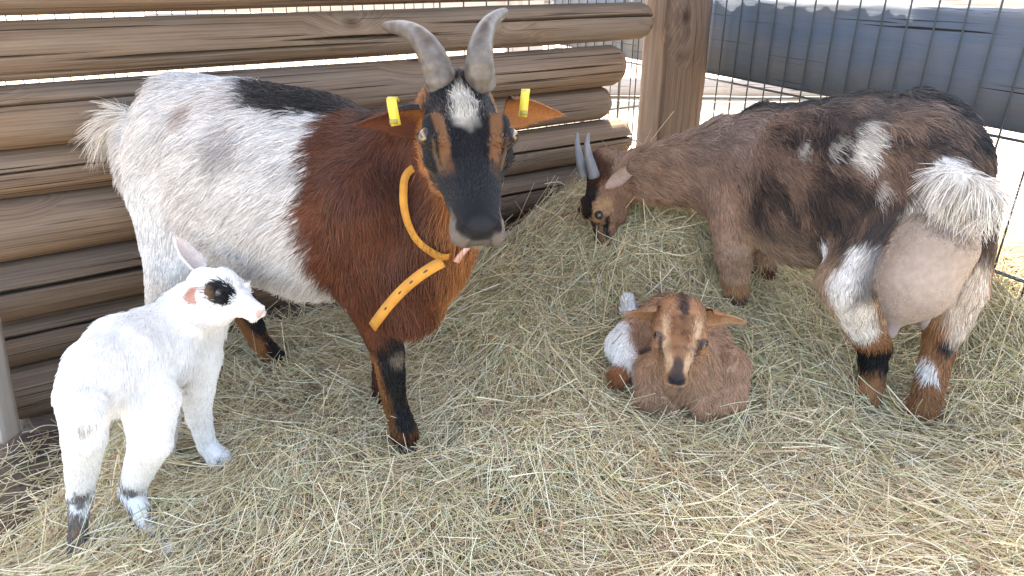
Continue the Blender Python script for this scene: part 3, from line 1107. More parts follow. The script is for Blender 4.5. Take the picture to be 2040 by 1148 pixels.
def head(b, f, col, w=1.0, muzzle=1.0, dome=0.0, hair=0.008, jaw=1.0, eye_n=0.36, eye_r=0.235, eye_u=0.075, deep=1.0, mid=1.0, mh=1.0):
    """skull, bridge, muzzle, lips, jaw, cheeks and brows; lengths in head lengths"""
    L = f.L
    m = muzzle
    kw = dict(side=f.r, k=0.014 * L / 0.24, col=col, flow=-f.n, hair=hair, lift=0.2, zone='head')
    lip = {**kw, 'hair': 0.0035, 'k': 0.009 * L / 0.24}
    S = lambda a, b_: (a * L, b_ * L)
    b.chain([f.p(0, -0.04, -0.20 * deep), f.p(0, 0.28, -0.16 * deep), f.p(0, 0.60, -0.155), f.p(0, 0.90, -0.165)],
            [S(0.200 * w, (0.20 + dome * 0.6) * deep), S(0.205 * w, (0.195 + dome) * deep), S(0.125 * w * mid, 0.135 * mh), S(0.105 * m, 0.108 * mh)], **kw)
    for s in (-1, 1):
        # upper lips, nose wings
        b.ball(f.p(s * 0.058 * m, 0.945, -0.200), (0.066 * m * L, 0.064 * L, 0.088 * L), axis=f.n, **lip)
        b.ball(f.p(s * 0.056 * m, 0.985, -0.118), (0.040 * m * L, 0.050 * L, 0.045 * L), axis=f.n, **{**lip, 'hair': 0.0})
        # cheeks
        b.seg(f.p(s * 0.12 * w, 0.18, -0.30 * deep), f.p(s * 0.085 * w * mid, 0.52, -0.26), (0.095 * w * L, 0.14 * deep * L), (0.060 * w * mid * L, 0.085 * L), **kw)
        # brow and socket
        b.ball(f.p(s * (eye_r - 0.05) * w, eye_n - 0.03, eye_u - 0.015), (0.062 * L, 0.058 * L, 0.12 * L), axis=f.n, **{**kw, 'hair': hair * 0.6})
        b.ball(f.p(s * (eye_r - 0.045) * w, eye_n + 0.03, eye_u - 0.11), (0.058 * L, 0.05 * L, 0.10 * L), axis=f.n, **kw)
    b.ball(f.p(0, 0.985, -0.100), (0.064 * m * L, 0.052 * L, 0.045 * L), axis=f.n, **{**lip, 'hair': 0.0})
    b.chain([f.p(0, 0.20, -0.38 * deep), f.p(0, 0.70, -0.295), f.p(0, 0.915, -0.300)], [S(0.11 * w * jaw, 0.11), S(0.060 * m, 0.055), S(0.066 * m, 0.048)], **{**lip, 'hair': 0.006})
    # nostrils, mouth, the groove under the nose
    for s in (-1, 1):
        c0 = dict(k=0.005 * L / 0.24, carve=True)
        b.chain([f.p(s * 0.030 * m, 1.050, -0.150), f.p(s * 0.066 * m, 1.030, -0.118), f.p(s * 0.094 * m, 0.985, -0.092)], [0.014 * L, 0.021 * L, 0.012 * L], **c0)
        b.chain([f.p(0, 1.04, -0.258), f.p(s * 0.085 * m, 0.990, -0.264), f.p(s * 0.135 * m, 0.90, -0.256), f.p(s * 0.15 * m, 0.74, -0.238)],
                [0.011 * L, 0.011 * L, 0.010 * L, 0.004 * L], **c0)
    b.seg(f.p(0, 1.055, -0.160), f.p(0, 1.025, -0.250), 0.008 * L, 0.007 * L, k=0.004, carve=True)

def eye_mat(name, iris, rim=(0.02, 0.015, 0.012)):
    m, nt, b = new_mat(name)
    tc = N(nt, "ShaderNodeTexCoord")
    sp = N(nt, "ShaderNodeSeparateXYZ")
    nt.links.new(tc.outputs["Object"], sp.inputs[0])
    ln = N(nt, "ShaderNodeVectorMath", operation='LENGTH')
    cx = N(nt, "ShaderNodeCombineXYZ")
    nt.links.new(sp.outputs[0], cx.inputs[0]); nt.links.new(sp.outputs[1], cx.inputs[1])
    nt.links.new(cx.outputs[0], ln.inputs[0])
    r = ramp(nt, ln.outputs["Value"], [(0.0, tuple(np.array(iris) * 0.7)), (0.45, iris), (0.72, tuple(np.array(iris) * 0.6)), (0.80, rim)])
    def absless(sock, lim):
        a = N(nt, "ShaderNodeMath", operation='ABSOLUTE'); nt.links.new(sock, a.inputs[0])
        l = N(nt, "ShaderNodeMath", operation='LESS_THAN'); nt.links.new(a.outputs[0], l.inputs[0]); l.inputs[1].default_value = lim
        return l.outputs[0]
    mm = N(nt, "ShaderNodeMath", operation='MULTIPLY')
    nt.links.new(absless(sp.outputs[0], 0.50), mm.inputs[0]); nt.links.new(absless(sp.outputs[1], 0.22), mm.inputs[1])
    c = mix(nt, mm.outputs[0], r.outputs[0], (0.006, 0.006, 0.01))
    nt.links.new(c, b.inputs["Base Color"])
    b.inputs["Roughness"].default_value = 0.08
    b.inputs["Specular IOR Level"].default_value = 0.6
    b.inputs["Coat Weight"].default_value = 0.5
    return m

def uv_sphere(seg=24, rings=14):
    V = [(0, 0, 1.0)]
    for i in range(1, rings):
        a = math.pi * i / rings
        for j in range(seg):
            t = 2 * math.pi * j / seg
            V.append((math.sin(a) * math.cos(t), math.sin(a) * math.sin(t), math.cos(a)))
    V.append((0, 0, -1.0))
    F = []
    for j in range(seg):
        F.append((0, 1 + j, 1 + (j + 1) % seg))
    for i in range(rings - 2):
        for j in range(seg):
            a = 1 + i * seg + j; b = 1 + i * seg + (j + 1) % seg
            F.append((a, a + seg, b + seg, b))
    o = 1 + (rings - 2) * seg
    for j in range(seg):
        F.append((o + j, len(V) - 1, o + (j + 1) % seg))
    return np.array(V), F

M_LID = plain("eyelid_skin", (0.03, 0.024, 0.022), rough=0.5)

def add_eye(root, f, s, r, n, u, rad, mat, look=(0.9, 0.15, 0.35), lid=0.35, lidmat=None, along=None):
    """eyeball with a horizontal pupil and two lids"""
    c = f.p(s * r, n, u)
    z = nrm(f.r * s * look[0] + f.n * look[1] + f.u * look[2])
    x = nrm((f.n if along is None else along) - z * np.dot(f.n if along is None else along, z))
    y = np.cross(z, x)
    V, F = uv_sphere()
    o = mesh_obj("eye", V, F, mat)
    COL.objects.unlink(o)
    M = Matrix(((x[0], y[0], z[0], c[0]), (x[1], y[1], z[1], c[1]), (x[2], y[2], z[2], c[2]), (0, 0, 0, 1)))
    o.matrix_basis = M @ Matrix.Diagonal((rad, rad, rad, 1))
    link(o, root)
    # lids: two shells a little larger than the ball
    up = 1 if np.dot(y, f.u) > 0 else -1
    for side, cut in ((up, lid), (-up, lid + 0.22)):
        VV, FF = [], []
        na, nb = 16, 7
        for i in range(nb):
            e = i / (nb - 1)
            for j in range(na):
                a = math.pi * (j / (na - 1))
                # from lid edge (e=0) to the outer socket (e=1)
                ex, ey = math.cos(a) * 0.98, math.sin(a) * (1 - cut - 0.15) + 0.02
                ox, oy = math.cos(a) * 1.22, math.sin(a) * 1.12
                px, py = ex * (1 - e) + ox * e, (ey * (1 - e) + oy * e) * side
                rr = 1.06 + 0.05 * math.sin(e * math.pi)
                q = px * px + py * py
                pz = math.sqrt(max(rr * rr - q, 0.0)) if q < rr * rr else -math.sqrt(q - rr * rr) * 0.6
                VV.append((px, py, pz))
        for i in range(nb - 1):
            for j in range(na - 1):
                a = i * na + j
                qd = (a, a + 1, a + na + 1, a + na)
                FF.append(qd if side < 0 else qd[::-1])
        l = mesh_obj("eyelid", np.array(VV), FF, M_LID if lidmat is None else lidmat)
        COL.objects.unlink(l)
        l.matrix_basis = M @ Matrix.Diagonal((rad, rad, rad, 1))
        link(l, root)

def bez(pts, n):
    pts = np.asarray(pts, float)
    t = np.linspace(0, 1, n)[:, None]
    P = [p[None] * np.ones_like(t) for p in pts]
    while len(P) > 1:
        P = [P[i] * (1 - t) + P[i + 1] * t for i in range(len(P) - 1)]
    return P[0]

def horn_mat():
    m, nt, b = new_mat("horn")
    tc = N(nt, "ShaderNodeTexCoord")
    n1 = N(nt, "ShaderNodeTexNoise", Scale=60.0, Detail=5.0)
    n2 = N(nt, "ShaderNodeTexNoise", Scale=14.0, Detail=3.0)
    for n in (n1, n2):
        nt.links.new(tc.outputs["Object"], n.inputs["Vector"])
    c = ramp(nt, n1.outputs[0], [(0.3, (0.060, 0.049, 0.041)), (0.55, (0.110, 0.094, 0.082)), (0.75, (0.165, 0.148, 0.132))])
    d = ramp(nt, n2.outputs[0], [(0.3, (0.85, 0.81, 0.77)), (0.7, (1.05, 1.05, 1.06))])
    nt.links.new(mix(nt, 1.0, c.outputs[0], d.outputs[0], 'MULTIPLY'), b.inputs["Base Color"])
    b.inputs["Roughness"].default_value = 0.5
    bp = N(nt, "ShaderNodeBump", Strength=0.5, Distance=0.002)
    nt.links.new(n1.outputs[0], bp.inputs["Height"])
    nt.links.new(bp.outputs[0], b.inputs["Normal"])
    return m
M_HORN = horn_mat()

def add_horn(root, pts, r0, r1, side, flat=1.35, rings=9, seed=0, mat=None):
    n = 64
    path = bez(pts, n)
    t = np.linspace(0, 1, n)
    rad = r0 + (r1 - r0) * t ** 1.35
    rad = rad * (1 + 0.014 * np.sin(t ** 0.9 * rings * 2 * np.pi) * (1 - t) * 1.3 + 0.012 * np.sin(t * 61 + seed) * (1 - t))
    rad[-3:] *= (0.9, 0.7, 0.35)
    V, F = tube_geo(path, rad, 20, side=side, flat=flat)
    # a keel along the front edge
    return mesh_obj("horn", V, F, M_HORN if mat is None else mat, root)
# ------------------------------------------------------------------ the goats
WHITE = (0.85, 0.835, 0.82)
OFFW = (0.66, 0.60, 0.53)
BLACK = (0.0065, 0.0065, 0.008)
RUST = (0.105, 0.033, 0.016)
RUSTD = (0.075, 0.026, 0.016)
ORANGE = (0.300, 0.120, 0.040)
TAN = (0.36, 0.21, 0.11)
FAWN = (0.33, 0.185, 0.10)
GREY = (0.25, 0.22, 0.21)
PINK = (0.62, 0.34, 0.27)
UPV = np.array((0.0, 0.0, 1.0))

def pt_seg(P, a, b):
    a, b = np.asarray(a, float), np.asarray(b, float)
    h = np.clip(((P - a) @ (b - a)) / ((b - a) @ (b - a)), 0, 1)
    return np.linalg.norm(P - a - h[:, None] * (b - a), axis=1), h

def lay(C, m, col):
    return C * (1 - m[:, None]) + np.asarray(col) * m[:, None]

def snap(b, pts, off, zones=None):
    """lay points on the skin of a body at distance off"""
    pts = np.asarray(pts, float).copy()
    groups = {}
    for q in b.prims:
        if not q['carve'] and (zones is None or q['zone'] in zones):
            groups.setdefault(q['group'], []).append(q)
    def D(p):
        out = np.full(len(p), 0.2)
        for ps in groups.values():
            d = Body.dist(ps[0], p)
            for q in ps[1:]:
                d = soft_min(d, Body.dist(q, p), 0.006)
            out = soft_min(out, d, ps[0]['k'])
        return out
    for _ in range(14):
        d = D(pts)
        g = np.stack([D(pts + e) - D(pts - e) for e in np.eye(3) * 1e-3], -1) / 2e-3
        pts = pts - np.clip(d - off, -0.02, 0.02)[:, None] * nrm(g)
    return pts, nrm(g)

def hit(b, px, py, zones=None):
    """the point of a body's skin that the photograph shows at a pixel"""
    g = at(px, py, 1.0) - np.array(EYE)
    o = np.array(EYE)
    ts = np.linspace(0.6, 2.2, 700)
    P = o + g * ts[:, None]
    D = np.full(len(P), 1.0)
    for q in b.prims:
        if not q['carve'] and (zones is None or q['zone'] in zones):
            D = np.minimum(D, Body.dist(q, P))
    k = np.argmax(D < 0.004) if (D < 0.004).any() else int(np.argmin(D))
    return P[k]

def near_head(b, P, zone='head'):
    """1 on the head (or another zone), 0 elsewhere"""
    dh = np.full(len(P), 1.0); do = np.full(len(P), 1.0)
    for q in b.prims:
        if q['carve']:
            continue
        d = Body.dist(q, P)
        if q['zone'] == zone:
            dh = np.minimum(dh, d)
        else:
            do = np.minimum(do, d)
    return sstep(-0.006, 0.006, do - dh + 0.004 * fbm(P, 60.0, 2, 44)) * (dh < 0.03)

def strip(name, path, nor, w, th, mat, root, col=None):
    """a flat strap along path; nor = the way its face looks"""
    path = np.asarray(path, float); nor = nrm(nor)
    t = nrm(np.gradient(path, axis=0))
    s = nrm(np.cross(t, nor)); n2 = np.cross(s, t)
    V = np.concatenate([path + s * w / 2 + n2 * th / 2, path - s * w / 2 + n2 * th / 2, path - s * w / 2 - n2 * th / 2, path + s * w / 2 - n2 * th / 2])
    n = len(path)
    F = []
    for k in range(4):
        k2 = (k + 1) % 4
        for i in range(n - 1):
            F.append((k * n + i, k2 * n + i, k2 * n + i + 1, k * n + i + 1))
    F.append((0, 3 * n, 2 * n, n)); F.append((n - 1, 2 * n - 1, 3 * n - 1, 4 * n - 1))
    return mesh_obj(name, V, F, mat, root, smooth=False)

def leg(b, pts, radii, col, side, hair=0.012, k=0.018, last_k=0.01):
    b.chain([np.asarray(p) for p in pts], radii, side=side, k=k, col=col, hair=hair, lift=0.22)

def hoof(root, top, toe, w, mat, side):
    """a cloven hoof: two blunt wedges side by side, rooted in the pastern"""
    top, toe = np.asarray(top, float), np.asarray(toe, float)
    fwd = nrm((toe - top) * (1, 1, 0)); side = nrm(np.cross(UPV, fwd))
    VV, FF = [], []
    for s in (-1, 1):
        o = len(VV)
        prof = [(-0.9, 1.0, 0.62), (0.0, 1.25, 0.62), (-1.0, 0.0, 0.72), (1.35, 0.0, 0.40), (0.95, 0.55, 0.42)]
        for z in (0.04, 1.0):
            for (f, h, ww) in prof:
                VV.append(toe + fwd * f * w * 0.8 + UPV * h * w * 0.85 + side * s * w * ww * z)
        # faces between inner (0..4) and outer (5..9) outlines
        ring = [0, 1, 4, 3, 2]
        for i in range(5):
            a, c = ring[i], ring[(i + 1) % 5]
            FF.append((o + a, o + c, o + c + 5, o + a + 5))
        FF.append(tuple(o + r for r in ring)[::-1]); FF.append(tuple(o + r + 5 for r in ring))
    return mesh_obj("hoof", np.array(VV), FF, mat, root, smooth=False)

M_HOOF = plain("hoof_horn", (0.035, 0.03, 0.027), rough=0.6)
M_STRAP = plain("orange_strap", (0.47, 0.215, 0.040), rough=0.8, spec=0.2)
M_HORNG = plain("grey_horn", (0.17, 0.175, 0.19), rough=0.45)
M_PINK = plain("pink_tongue", (0.60, 0.36, 0.31), rough=0.5)
M_TAG = plain("yellow_tag", (0.60, 0.46, 0.05), rough=0.45)
M_TAGPRINT = plain("tag_print", (0.28, 0.24, 0.06), rough=0.5)
M_EYE = eye_mat("amber_eye", (0.27, 0.15, 0.045))
M_EYED = eye_mat("brown_eye", (0.10, 0.06, 0.03))
M_KIDLID = plain("kid_eyelid", (0.07, 0.045, 0.035), rough=0.6)
M_DARKEYE = eye_mat("dark_eye", (0.035, 0.028, 0.026))
M_BLUEEYE = eye_mat("grey_eye", (0.16, 0.12, 0.10))

# =============================================================== big white and brown goat
def goat_one():
    b = Body("goat")
    A = nrm((0.905, -0.425, 0.0)); S = np.array((0.425, 0.905, 0.0)); O = np.array((-0.64, 1.36, 0.55))
    back = nrm(-A * 0.8 - UPV * 0.55)
    tr = dict(side=S, k=0.04, col=(0.56, 0.54, 0.53), flow=back, hair=0.030, lift=0.22, zone='trunk')
    b.chain([at(322, 335, 1.385), at(395, 325, 1.36), at(505, 365, 1.305), at(630, 395, 1.235), at(745, 412, 1.165), at(845, 490, 1.115)],
            [(0.080, 0.112), (0.126, 0.170), (0.156, 0.190), (0.162, 0.186), (0.122, 0.158), (0.076, 0.112)], **tr)
    # brisket, shoulder
    b.ball(at(815, 560, 1.10), (0.055, 0.085, 0.085), axis=(0, 0, 1), k=0.05, col=RUST, flow=(0.1, -0.2, -1), hair=0.028, lift=0.2, zone='trunk')
    b.seg(at(735, 400, 1.06), at(745, 570, 1.10), 0.060, 0.052, k=0.05, col=RUST, flow=(-0.1, 0, -1), hair=0.026, lift=0.18, zone='trunk')
    # neck
    f = Frame(at(914, 163, 1.06), at(958, 410, 0.8500), (0.13, -0.52, 0.84), L=0.258)
    b.chain([at(770, 400, 1.16), at(830, 320, 1.13), f.p(0, 0.02, -0.33)], [0.100, 0.086, 0.066], k=0.04, col=RUST,
            flow=nrm(np.array((-0.15, 0.10, -1.0))), hair=0.032, lift=0.2, zone='neck')
    # throat and hanging mane in front of the chest
    b.chain([f.p(0, 0.12, -0.42), at(880, 430, 1.055), at(862, 520, 1.06)], [0.048, 0.058, 0.048], k=0.04, col=ORANGE,
            flow=nrm(np.array((0.0, -0.05, -1.0))), hair=0.036, lift=0.2, zone='neck')
    # legs
    fore = [(-0.225, 1.11, 0.40), at(748, 610, 1.135), at(772, 700, 1.135), at(786, 800, 1.135), at(806, 862, 1.13)]
    leg(b, fore, [0.056, 0.044, 0.029, 0.021, 0.026], RUST, S)
    fore2 = [(-0.20, 1.21, 0.40), at(770, 620, 1.22), at(768, 700, 1.24), at(762, 790, 1.25), at(772, 835, 1.25)]
    leg(b, fore2, [0.055, 0.040, 0.027, 0.020, 0.023], RUSTD, S)
    hind = [at(372, 400, 1.31), at(372, 520, 1.27), at(325, 640, 1.31), at(340, 770, 1.28), at(352, 815, 1.27)]
    leg(b, hind, [0.100, 0.075, 0.032, 0.022, 0.025], (0.62, 0.60, 0.58), S, k=0.03)
    hind2 = [at(400, 420, 1.43), at(430, 540, 1.46), at(478, 600, 1.50), at(518, 680, 1.49), at(552, 722, 1.47)]
    leg(b, hind2, [0.07, 0.052, 0.030, 0.023, 0.027], ORANGE, S, k=0.03)
    # tail, held out
    tb, tm, tt = at(285, 262, 1.42), at(245, 248, 1.44), at(205, 272, 1.45)
    b.chain([tb, tm, tt], [0.034, 0.024, 0.012], k=0.02, col=OFFW, flow=nrm((-0.6, 0.1, -0.75)), hair=0.058, lift=0.62, zone='tail')
    # head
    head(b, f, BLACK, w=1.07, muzzle=1.14, mid=1.28, eye_n=0.455, eye_u=0.02, eye_r=0.212)
    eyes = dict(r=0.240, n=0.455, u=-0.005)
    for s in (-1, 1):
        b.ball(f.p(s * 0.256, eyes['n'] + 0.005, eyes['u'] + 0.012), 0.044 * f.L, k=0.005, carve=True)
    # ears
    e1 = ear_shell(at(838, 226, 1.05), at(708, 250, 1.035), (0.10, -0.85, -0.45), 0.028, 1.0, (0.03, 0.014, 0.010), (0.15, 0.078, 0.042), hair=0.007, point=1.0)
    e2 = ear_shell(at(1008, 208, 1.08), at(1122, 230, 1.10), (0.05, -0.85, -0.35), 0.026, 1.0, (0.035, 0.017, 0.011), (0.125, 0.068, 0.042), hair=0.007, point=0.8)
    b.extra += [e1, e2]
    # ---- coat
    L = f.L
    knee, fet, toe = [np.asarray(p) for p in fore[2:]]
    k2, ft2, to2 = [np.asarray(p) for p in hind2[2:]]
    def coat(P, C):
        nz = fbm(P, 16.0, 3, 5); nf = fbm(P, 55.0, 2, 6)
        a = (P - O) @ A + 0.016 * nz + 0.012 * nf
        sd = (P - O) @ S
        r, n, u = f.local(P)
        trunk = P[:, 2] > 0.27
        rust = sstep(0.388, 0.402, a) * trunk
        rc = np.array(RUST) * (1 + 0.5 * nz[:, None]) 
        up = sstep(0.50, 0.62, P[:, 2])
        rc = rc * (1 - 0.25 * up[:, None])
        C = C * (1 - rust[:, None]) + rc * rust[:, None]
        # orange throat and front of the neck
        thr = sstep(-0.145, -0.085, P[:, 0] + 0.02 * nz) * trunk
        C = lay(C, thr * 0.85, ORANGE)
        # dark smudges on the white rump
        for (q, rad, colr, am) in ((hit(b, 372, 222), (0.022, 0.030, 0.030), (0.30, 0.22, 0.19), 0.7), (hit(b, 440, 285), (0.050, 0.05, 0.055), (0.26, 0.24, 0.24), 0.62),
                                   (hit(b, 470, 190), (0.10, 0.08, 0.05), (0.42, 0.36, 0.34), 0.45)):
            d = np.linalg.norm((P - q) / np.array(rad), axis=1) + 0.35 * nz
            C = lay(C, (1 - sstep(0.5, 1.25, d)) * am, colr)
        # black saddle along the spine, running to the withers and neck
        q = P - hit(b, 625, 180)
        d = np.sqrt(((q @ A) / 0.168) ** 2 + ((q @ S - 0.02) / 0.12) ** 2 + ((q[:, 2] + 0.004 - 0.12 * (q @ A)) / 0.066) ** 2) + 0.22 * nz + 0.12 * nf
        C = lay(C, 1 - sstep(0.86, 1.05, d), BLACK)
        d, h = pt_seg(P, at(745, 218, 1.22), at(815, 300, 1.12))
        C = lay(C, 1 - sstep(0.028, 0.062, d + 0.014 * nz + 0.01 * nf), BLACK)
        d, h = pt_seg(P, at(745, 218, 1.22), at(880, 190, 1.13))
        C = lay(C, 1 - sstep(0.03, 0.05, d + 0.012 * nz), BLACK)
        # fore legs: dark band above the knee, black line down the front
        for (kn, ft, to) in ((knee, fet, toe),):
            d, h = pt_seg(P, kn + (0, 0, 0.055), kn + (0, 0, 0.03))
            C = lay(C, 1 - sstep(0.028, 0.052, d + 0.02 * nz), BLACK)
            d, h = pt_seg(P, kn - (0, 0, 0.03), ft)
            C = lay(C, (1 - sstep(0.04, 0.06, d)), np.array(ORANGE) * 0.8)
            front = nrm((0.75, -0.65, 0.0))
            dd, h = pt_seg(P, kn, ft)
            ax = (P - (kn + (ft - kn) * h[:, None])) @ front
            C = lay(C, (1 - sstep(0.05, 0.06, dd)) * sstep(0.003, 0.012, ax + 0.008 * nz) * (P[:, 2] < kn[2] + 0.02), BLACK)
            dd, h = pt_seg(P, ft, to)
            ax2 = (P - (ft + (to - ft) * h[:, None])) @ front
            d, h = pt_seg(P, ft, to)
            C = lay(C, (1 - sstep(0.03, 0.06, d)) * 0.8, np.array(ORANGE) * 0.6)
            C = lay(C, (1 - sstep(0.05, 0.06, dd)) * sstep(0.008, 0.016, ax2 + 0.010 * nz) * (h < 0.8), BLACK)
            d = np.linalg.norm(P - (to + np.array((0, 0, -0.01))), axis=1)
            C = lay(C, 1 - sstep(0.016, 0.034, d + 0.008 * nz), BLACK)
            d = np.linalg.norm(P - (kn + front * 0.03 + np.array((0, 0, -0.005))), axis=1)
            C = lay(C, (1 - sstep(0.010, 0.022, d)) * 0.7, (0.22, 0.17, 0.13))
        # far hind leg: black front
        front = nrm((0.8, -0.3, 0.35))
        dd, h = pt_seg(P, k2, to2)
        ax = (P - (k2 + (to2 - k2) * h[:, None])) @ front
        C = lay(C, (1 - sstep(0.045, 0.06, dd)) * sstep(0.0, 0.012, ax + 0.006 * nz), BLACK)
        d, h = pt_seg(P, at(262, 260, 1.42), at(205, 275, 1.45))
        C = lay(C, (1 - sstep(0.01, 0.03, d + 0.02 * nf)) * 0.35 * (P[:, 2] < 0.62), (0.16, 0.15, 0.15))
        # ---- face
        hd = near_head(b, P)
        nz2 = 0.02 * fbm(P, 70.0, 2, 8)
        H = np.tile(np.array(BLACK), (len(P), 1))
        H = H * (1.0 + 0.5 * sstep(0.45, 0.75, n))[:, None]
        ar = np.abs(r)
        cheek = sstep(-0.17, -0.25, u + 1.2 * nz2 + 0.25 * (n - 0.5)) * (1 - sstep(0.80, 0.92, n + nz2))
        H = lay(H, cheek, np.array(ORANGE) * (0.95 + 0.3 * nf[:, None]))
        d = np.sqrt(((ar - 0.23) / 0.07) ** 2 + ((n - 0.66) / 0.15) ** 2 + ((u + 0.17) / 0.09) ** 2)
        H = lay(H, 1 - sstep(0.8, 1.2, d + 4 * nz2), BLACK)
        # brown patch between brow and eye, running down inside the eye
        st_ = np.abs(ar - (0.165 - 0.13 * (n - 0.3))) / (0.034 - 0.030 * np.clip(n - 0.42, 0, 1))
        H = lay(H, (1 - sstep(0.7, 1.25, st_ + 9 * nz2)) * sstep(0.20, 0.32, n + 2 * nz2) * (1 - sstep(0.52, 0.72, n + 2 * nz2)) * (u > -0.13), (0.150, 0.068, 0.030))
        # pale line from the inner corner of the eye
        d = np.sqrt(((ar - (0.215 - 0.40 * (n - 0.48))) / 0.010) ** 2 + ((n - 0.58) / 0.075) ** 2)
        H = lay(H, (1 - sstep(0.6, 1.2, d)) * 0.22 * (u > -0.2), TAN)
        # white star, ragged, wider below
        d = np.sqrt(((r - 0.5 * nz2) / (0.030 + 0.22 * np.clip(n, 0, 0.4))) ** 2 + ((n - 0.19) / 0.185) ** 2)
        H = lay(H, (1 - sstep(0.55, 1.25, d + 0.45 * nf)) * (u > -0.12) * 0.88, (0.54, 0.48, 0.40))
        # mealy lips, dark nose pad, tan chin
        lipm = sstep(0.80, 0.90, n + nz2) * (1 - sstep(-0.155, -0.12, u + nz2 + 0.1 * (0.10 - ar)))
        H = lay(H, lipm * sstep(0.050, 0.085, ar + 2 * nz2) * 0.85, np.array((0.150, 0.122, 0.104)))
        H = lay(H, lipm * (1 - sstep(0.040, 0.075, ar + nz2)), (0.085, 0.072, 0.066))
        H = lay(H, lipm * (1 - sstep(0.012, 0.03, np.abs(u + 0.262))) * 0.8, (0.035, 0.03, 0.03))
        H = lay(H, sstep(0.72, 0.86, n) * (1 - sstep(-0.285, -0.268, u)) * 0.85, (0.20, 0.155, 0.12))
        d = np.sqrt((ar / 0.082) ** 2 + ((n - 1.02) / 0.085) ** 2 + ((u + 0.108) / 0.075) ** 2)
        H = lay(H, 1 - sstep(0.88, 1.08, d), (0.016, 0.017, 0.020))
        C = C * (1 - hd[:, None]) + H * hd[:, None]
        return C
    b.fn(coat)
    root = empty("goat", (-0.45, 1.25, 0.0), "big horned white and russet goat with black face and yellow ear tags", "goat", "goats in the pen")
    fine = (f.p(0, 0.4, -0.15) - 0.19, f.p(0, 0.4, -0.15) + 0.19)
    def longer(P):
        r, n, u = f.local(P)
        return 1 + 0.9 * (1 - sstep(0.10, 0.16, np.abs(r))) * (1 - sstep(0.25, 0.4, n)) * (np.linalg.norm(P - f.p(0, 0.15, 0), axis=1) < 0.07)
    def skip(P):
        r, n, u = f.local(P)
        return ((np.abs(r) < 0.11) & (n > 0.965) & (u > -0.165)) | (np.linalg.norm(np.stack([np.abs(r) - 0.250, n - eyes['n'], u - eyes['u']], -1), axis=-1) < 0.064)
    build_body(b, root, 0.0065, fine, 0.0023, 130000, 1, skip=skip, longer=longer, jitter_col=0.22)
    for s in (-1, 1):
        add_eye(root, f, s, eyes['r'] - 0.016, eyes['n'], eyes['u'] + 0.004, 0.045 * L, M_EYE, look=(0.76, 0.28, 0.58), lid=0.28)
    add_horn(root, [at(882, 180, 1.08), at(862, 92, 1.06), at(838, 52, 1.11), at(762, 54, 1.20)], 0.0250, 0.0055, f.n, seed=1)
    add_horn(root, [at(957, 165, 1.075), at(952, 95, 1.05), at(955, 45, 1.10), at(1010, 24, 1.20)], 0.0230, 0.0055, f.n, seed=2)
    for (q, to) in ((toe, (0.3, -0.5, 0)), ):
        hoof(root, fet, np.asarray(q) + np.array((0.006, -0.012, -0.034)), 0.022, M_HOOF, S)
    # ear tags: folded yellow strips over the upper edge of each ear
    for (c, w, tilt) in ((at(784, 224, 1.000), 0.0140, -0.16), (at(1043, 207, 1.045), 0.0125, 0.06)):
        pts = []
        for k in range(14):
            a = k / 13.0
            if a < 0.70:
                pts.append(c + np.array((0.002 * a, -0.002 - 0.002 * math.sin(a * 4.0), -0.018 + 0.036 * a / 0.70)))
            else:
                q = (a - 0.70) / 0.30
                pts.append(c + np.array((0.002, 0.020 * q, 0.018 + 0.004 * math.sin(q * 3.14) - 0.006 * q)))
        pts = [p_ + np.array((tilt * (p_[2] - c[2]), 0, 0)) for p_ in pts]
        nor = np.tile(np.array((0.05, -1.0, 0.15)), (14, 1))
        for k in range(10, 14):
            nor[k] = (0, -0.3, 1.0)
        tg = strip("ear_tag", pts, nor, w, 0.0016, M_TAG, root)
        strip("tag_print", [c + (0, -0.0042, -0.016), c + (0, -0.0044, -0.009)], np.tile((0.05, -1.0, 0.15), (2, 1)), w * 0.8, 0.0008, M_TAGPRINT, tg)
    # collar: a ring round the neck, and its loose end hanging across the shoulder
    ring = [at(862, 312, 1.09), at(822, 345, 1.06), at(812, 390, 1.03), at(820, 435, 1.01), at(838, 478, 1.0), at(868, 510, 0.99), at(905, 518, 1.0), at(930, 500, 1.03),
            at(950, 430, 1.10), at(955, 360, 1.15), at(945, 310, 1.20), at(920, 290, 1.21), at(890, 292, 1.17)]
    n = len(ring)
    rp = []
    for i in range(n):
        p0, p1, p2, p3 = ring[i - 1], ring[i], ring[(i + 1) % n], ring[(i + 2) % n]
        for t in np.linspace(0, 1, 7)[:-1]:
            rp.append(0.5 * ((2 * p1) + (-p0 + p2) * t + (2 * p0 - 5 * p1 + 4 * p2 - p3) * t * t + (-p0 + 3 * p1 - 3 * p2 + p3) * t ** 3))
    rp.append(rp[0])
    rp = np.array(rp)
    m = len(rp); w_ = np.clip(np.minimum(np.arange(m) - 4, 53 - np.arange(m)) / 6.0, -1.0, 1.0)
    w_ = w_ * 1.0
    w_[32:] = np.clip((36 - np.arange(32, m)) / 4.0, -1.0, 1.0)
    rp, gn = snap(b, rp, 0.001 + 0.0085 * w_, ('neck', 'trunk'))
    col = strip("collar", rp, gn, 0.0120, 0.0018, M_STRAP, root)
    tp, tn = snap(b, [at(912, 526, 1.0), at(926, 510, 1.0), at(934, 492, 1.01)], 0.012, ('neck', 'trunk'))
    strip("collar_tip", tp, tn, 0.012, 0.002, M_PINK, col)
    sp = bez([at(882, 522, 0.955), at(835, 545, 0.94), at(790, 580, 0.955), at(742, 652, 0.985)], 26)
    loose = strip("loose_end", sp, np.tile((-0.25, -0.85, 0.45), (26, 1)), 0.0165, 0.003, M_STRAP, col)
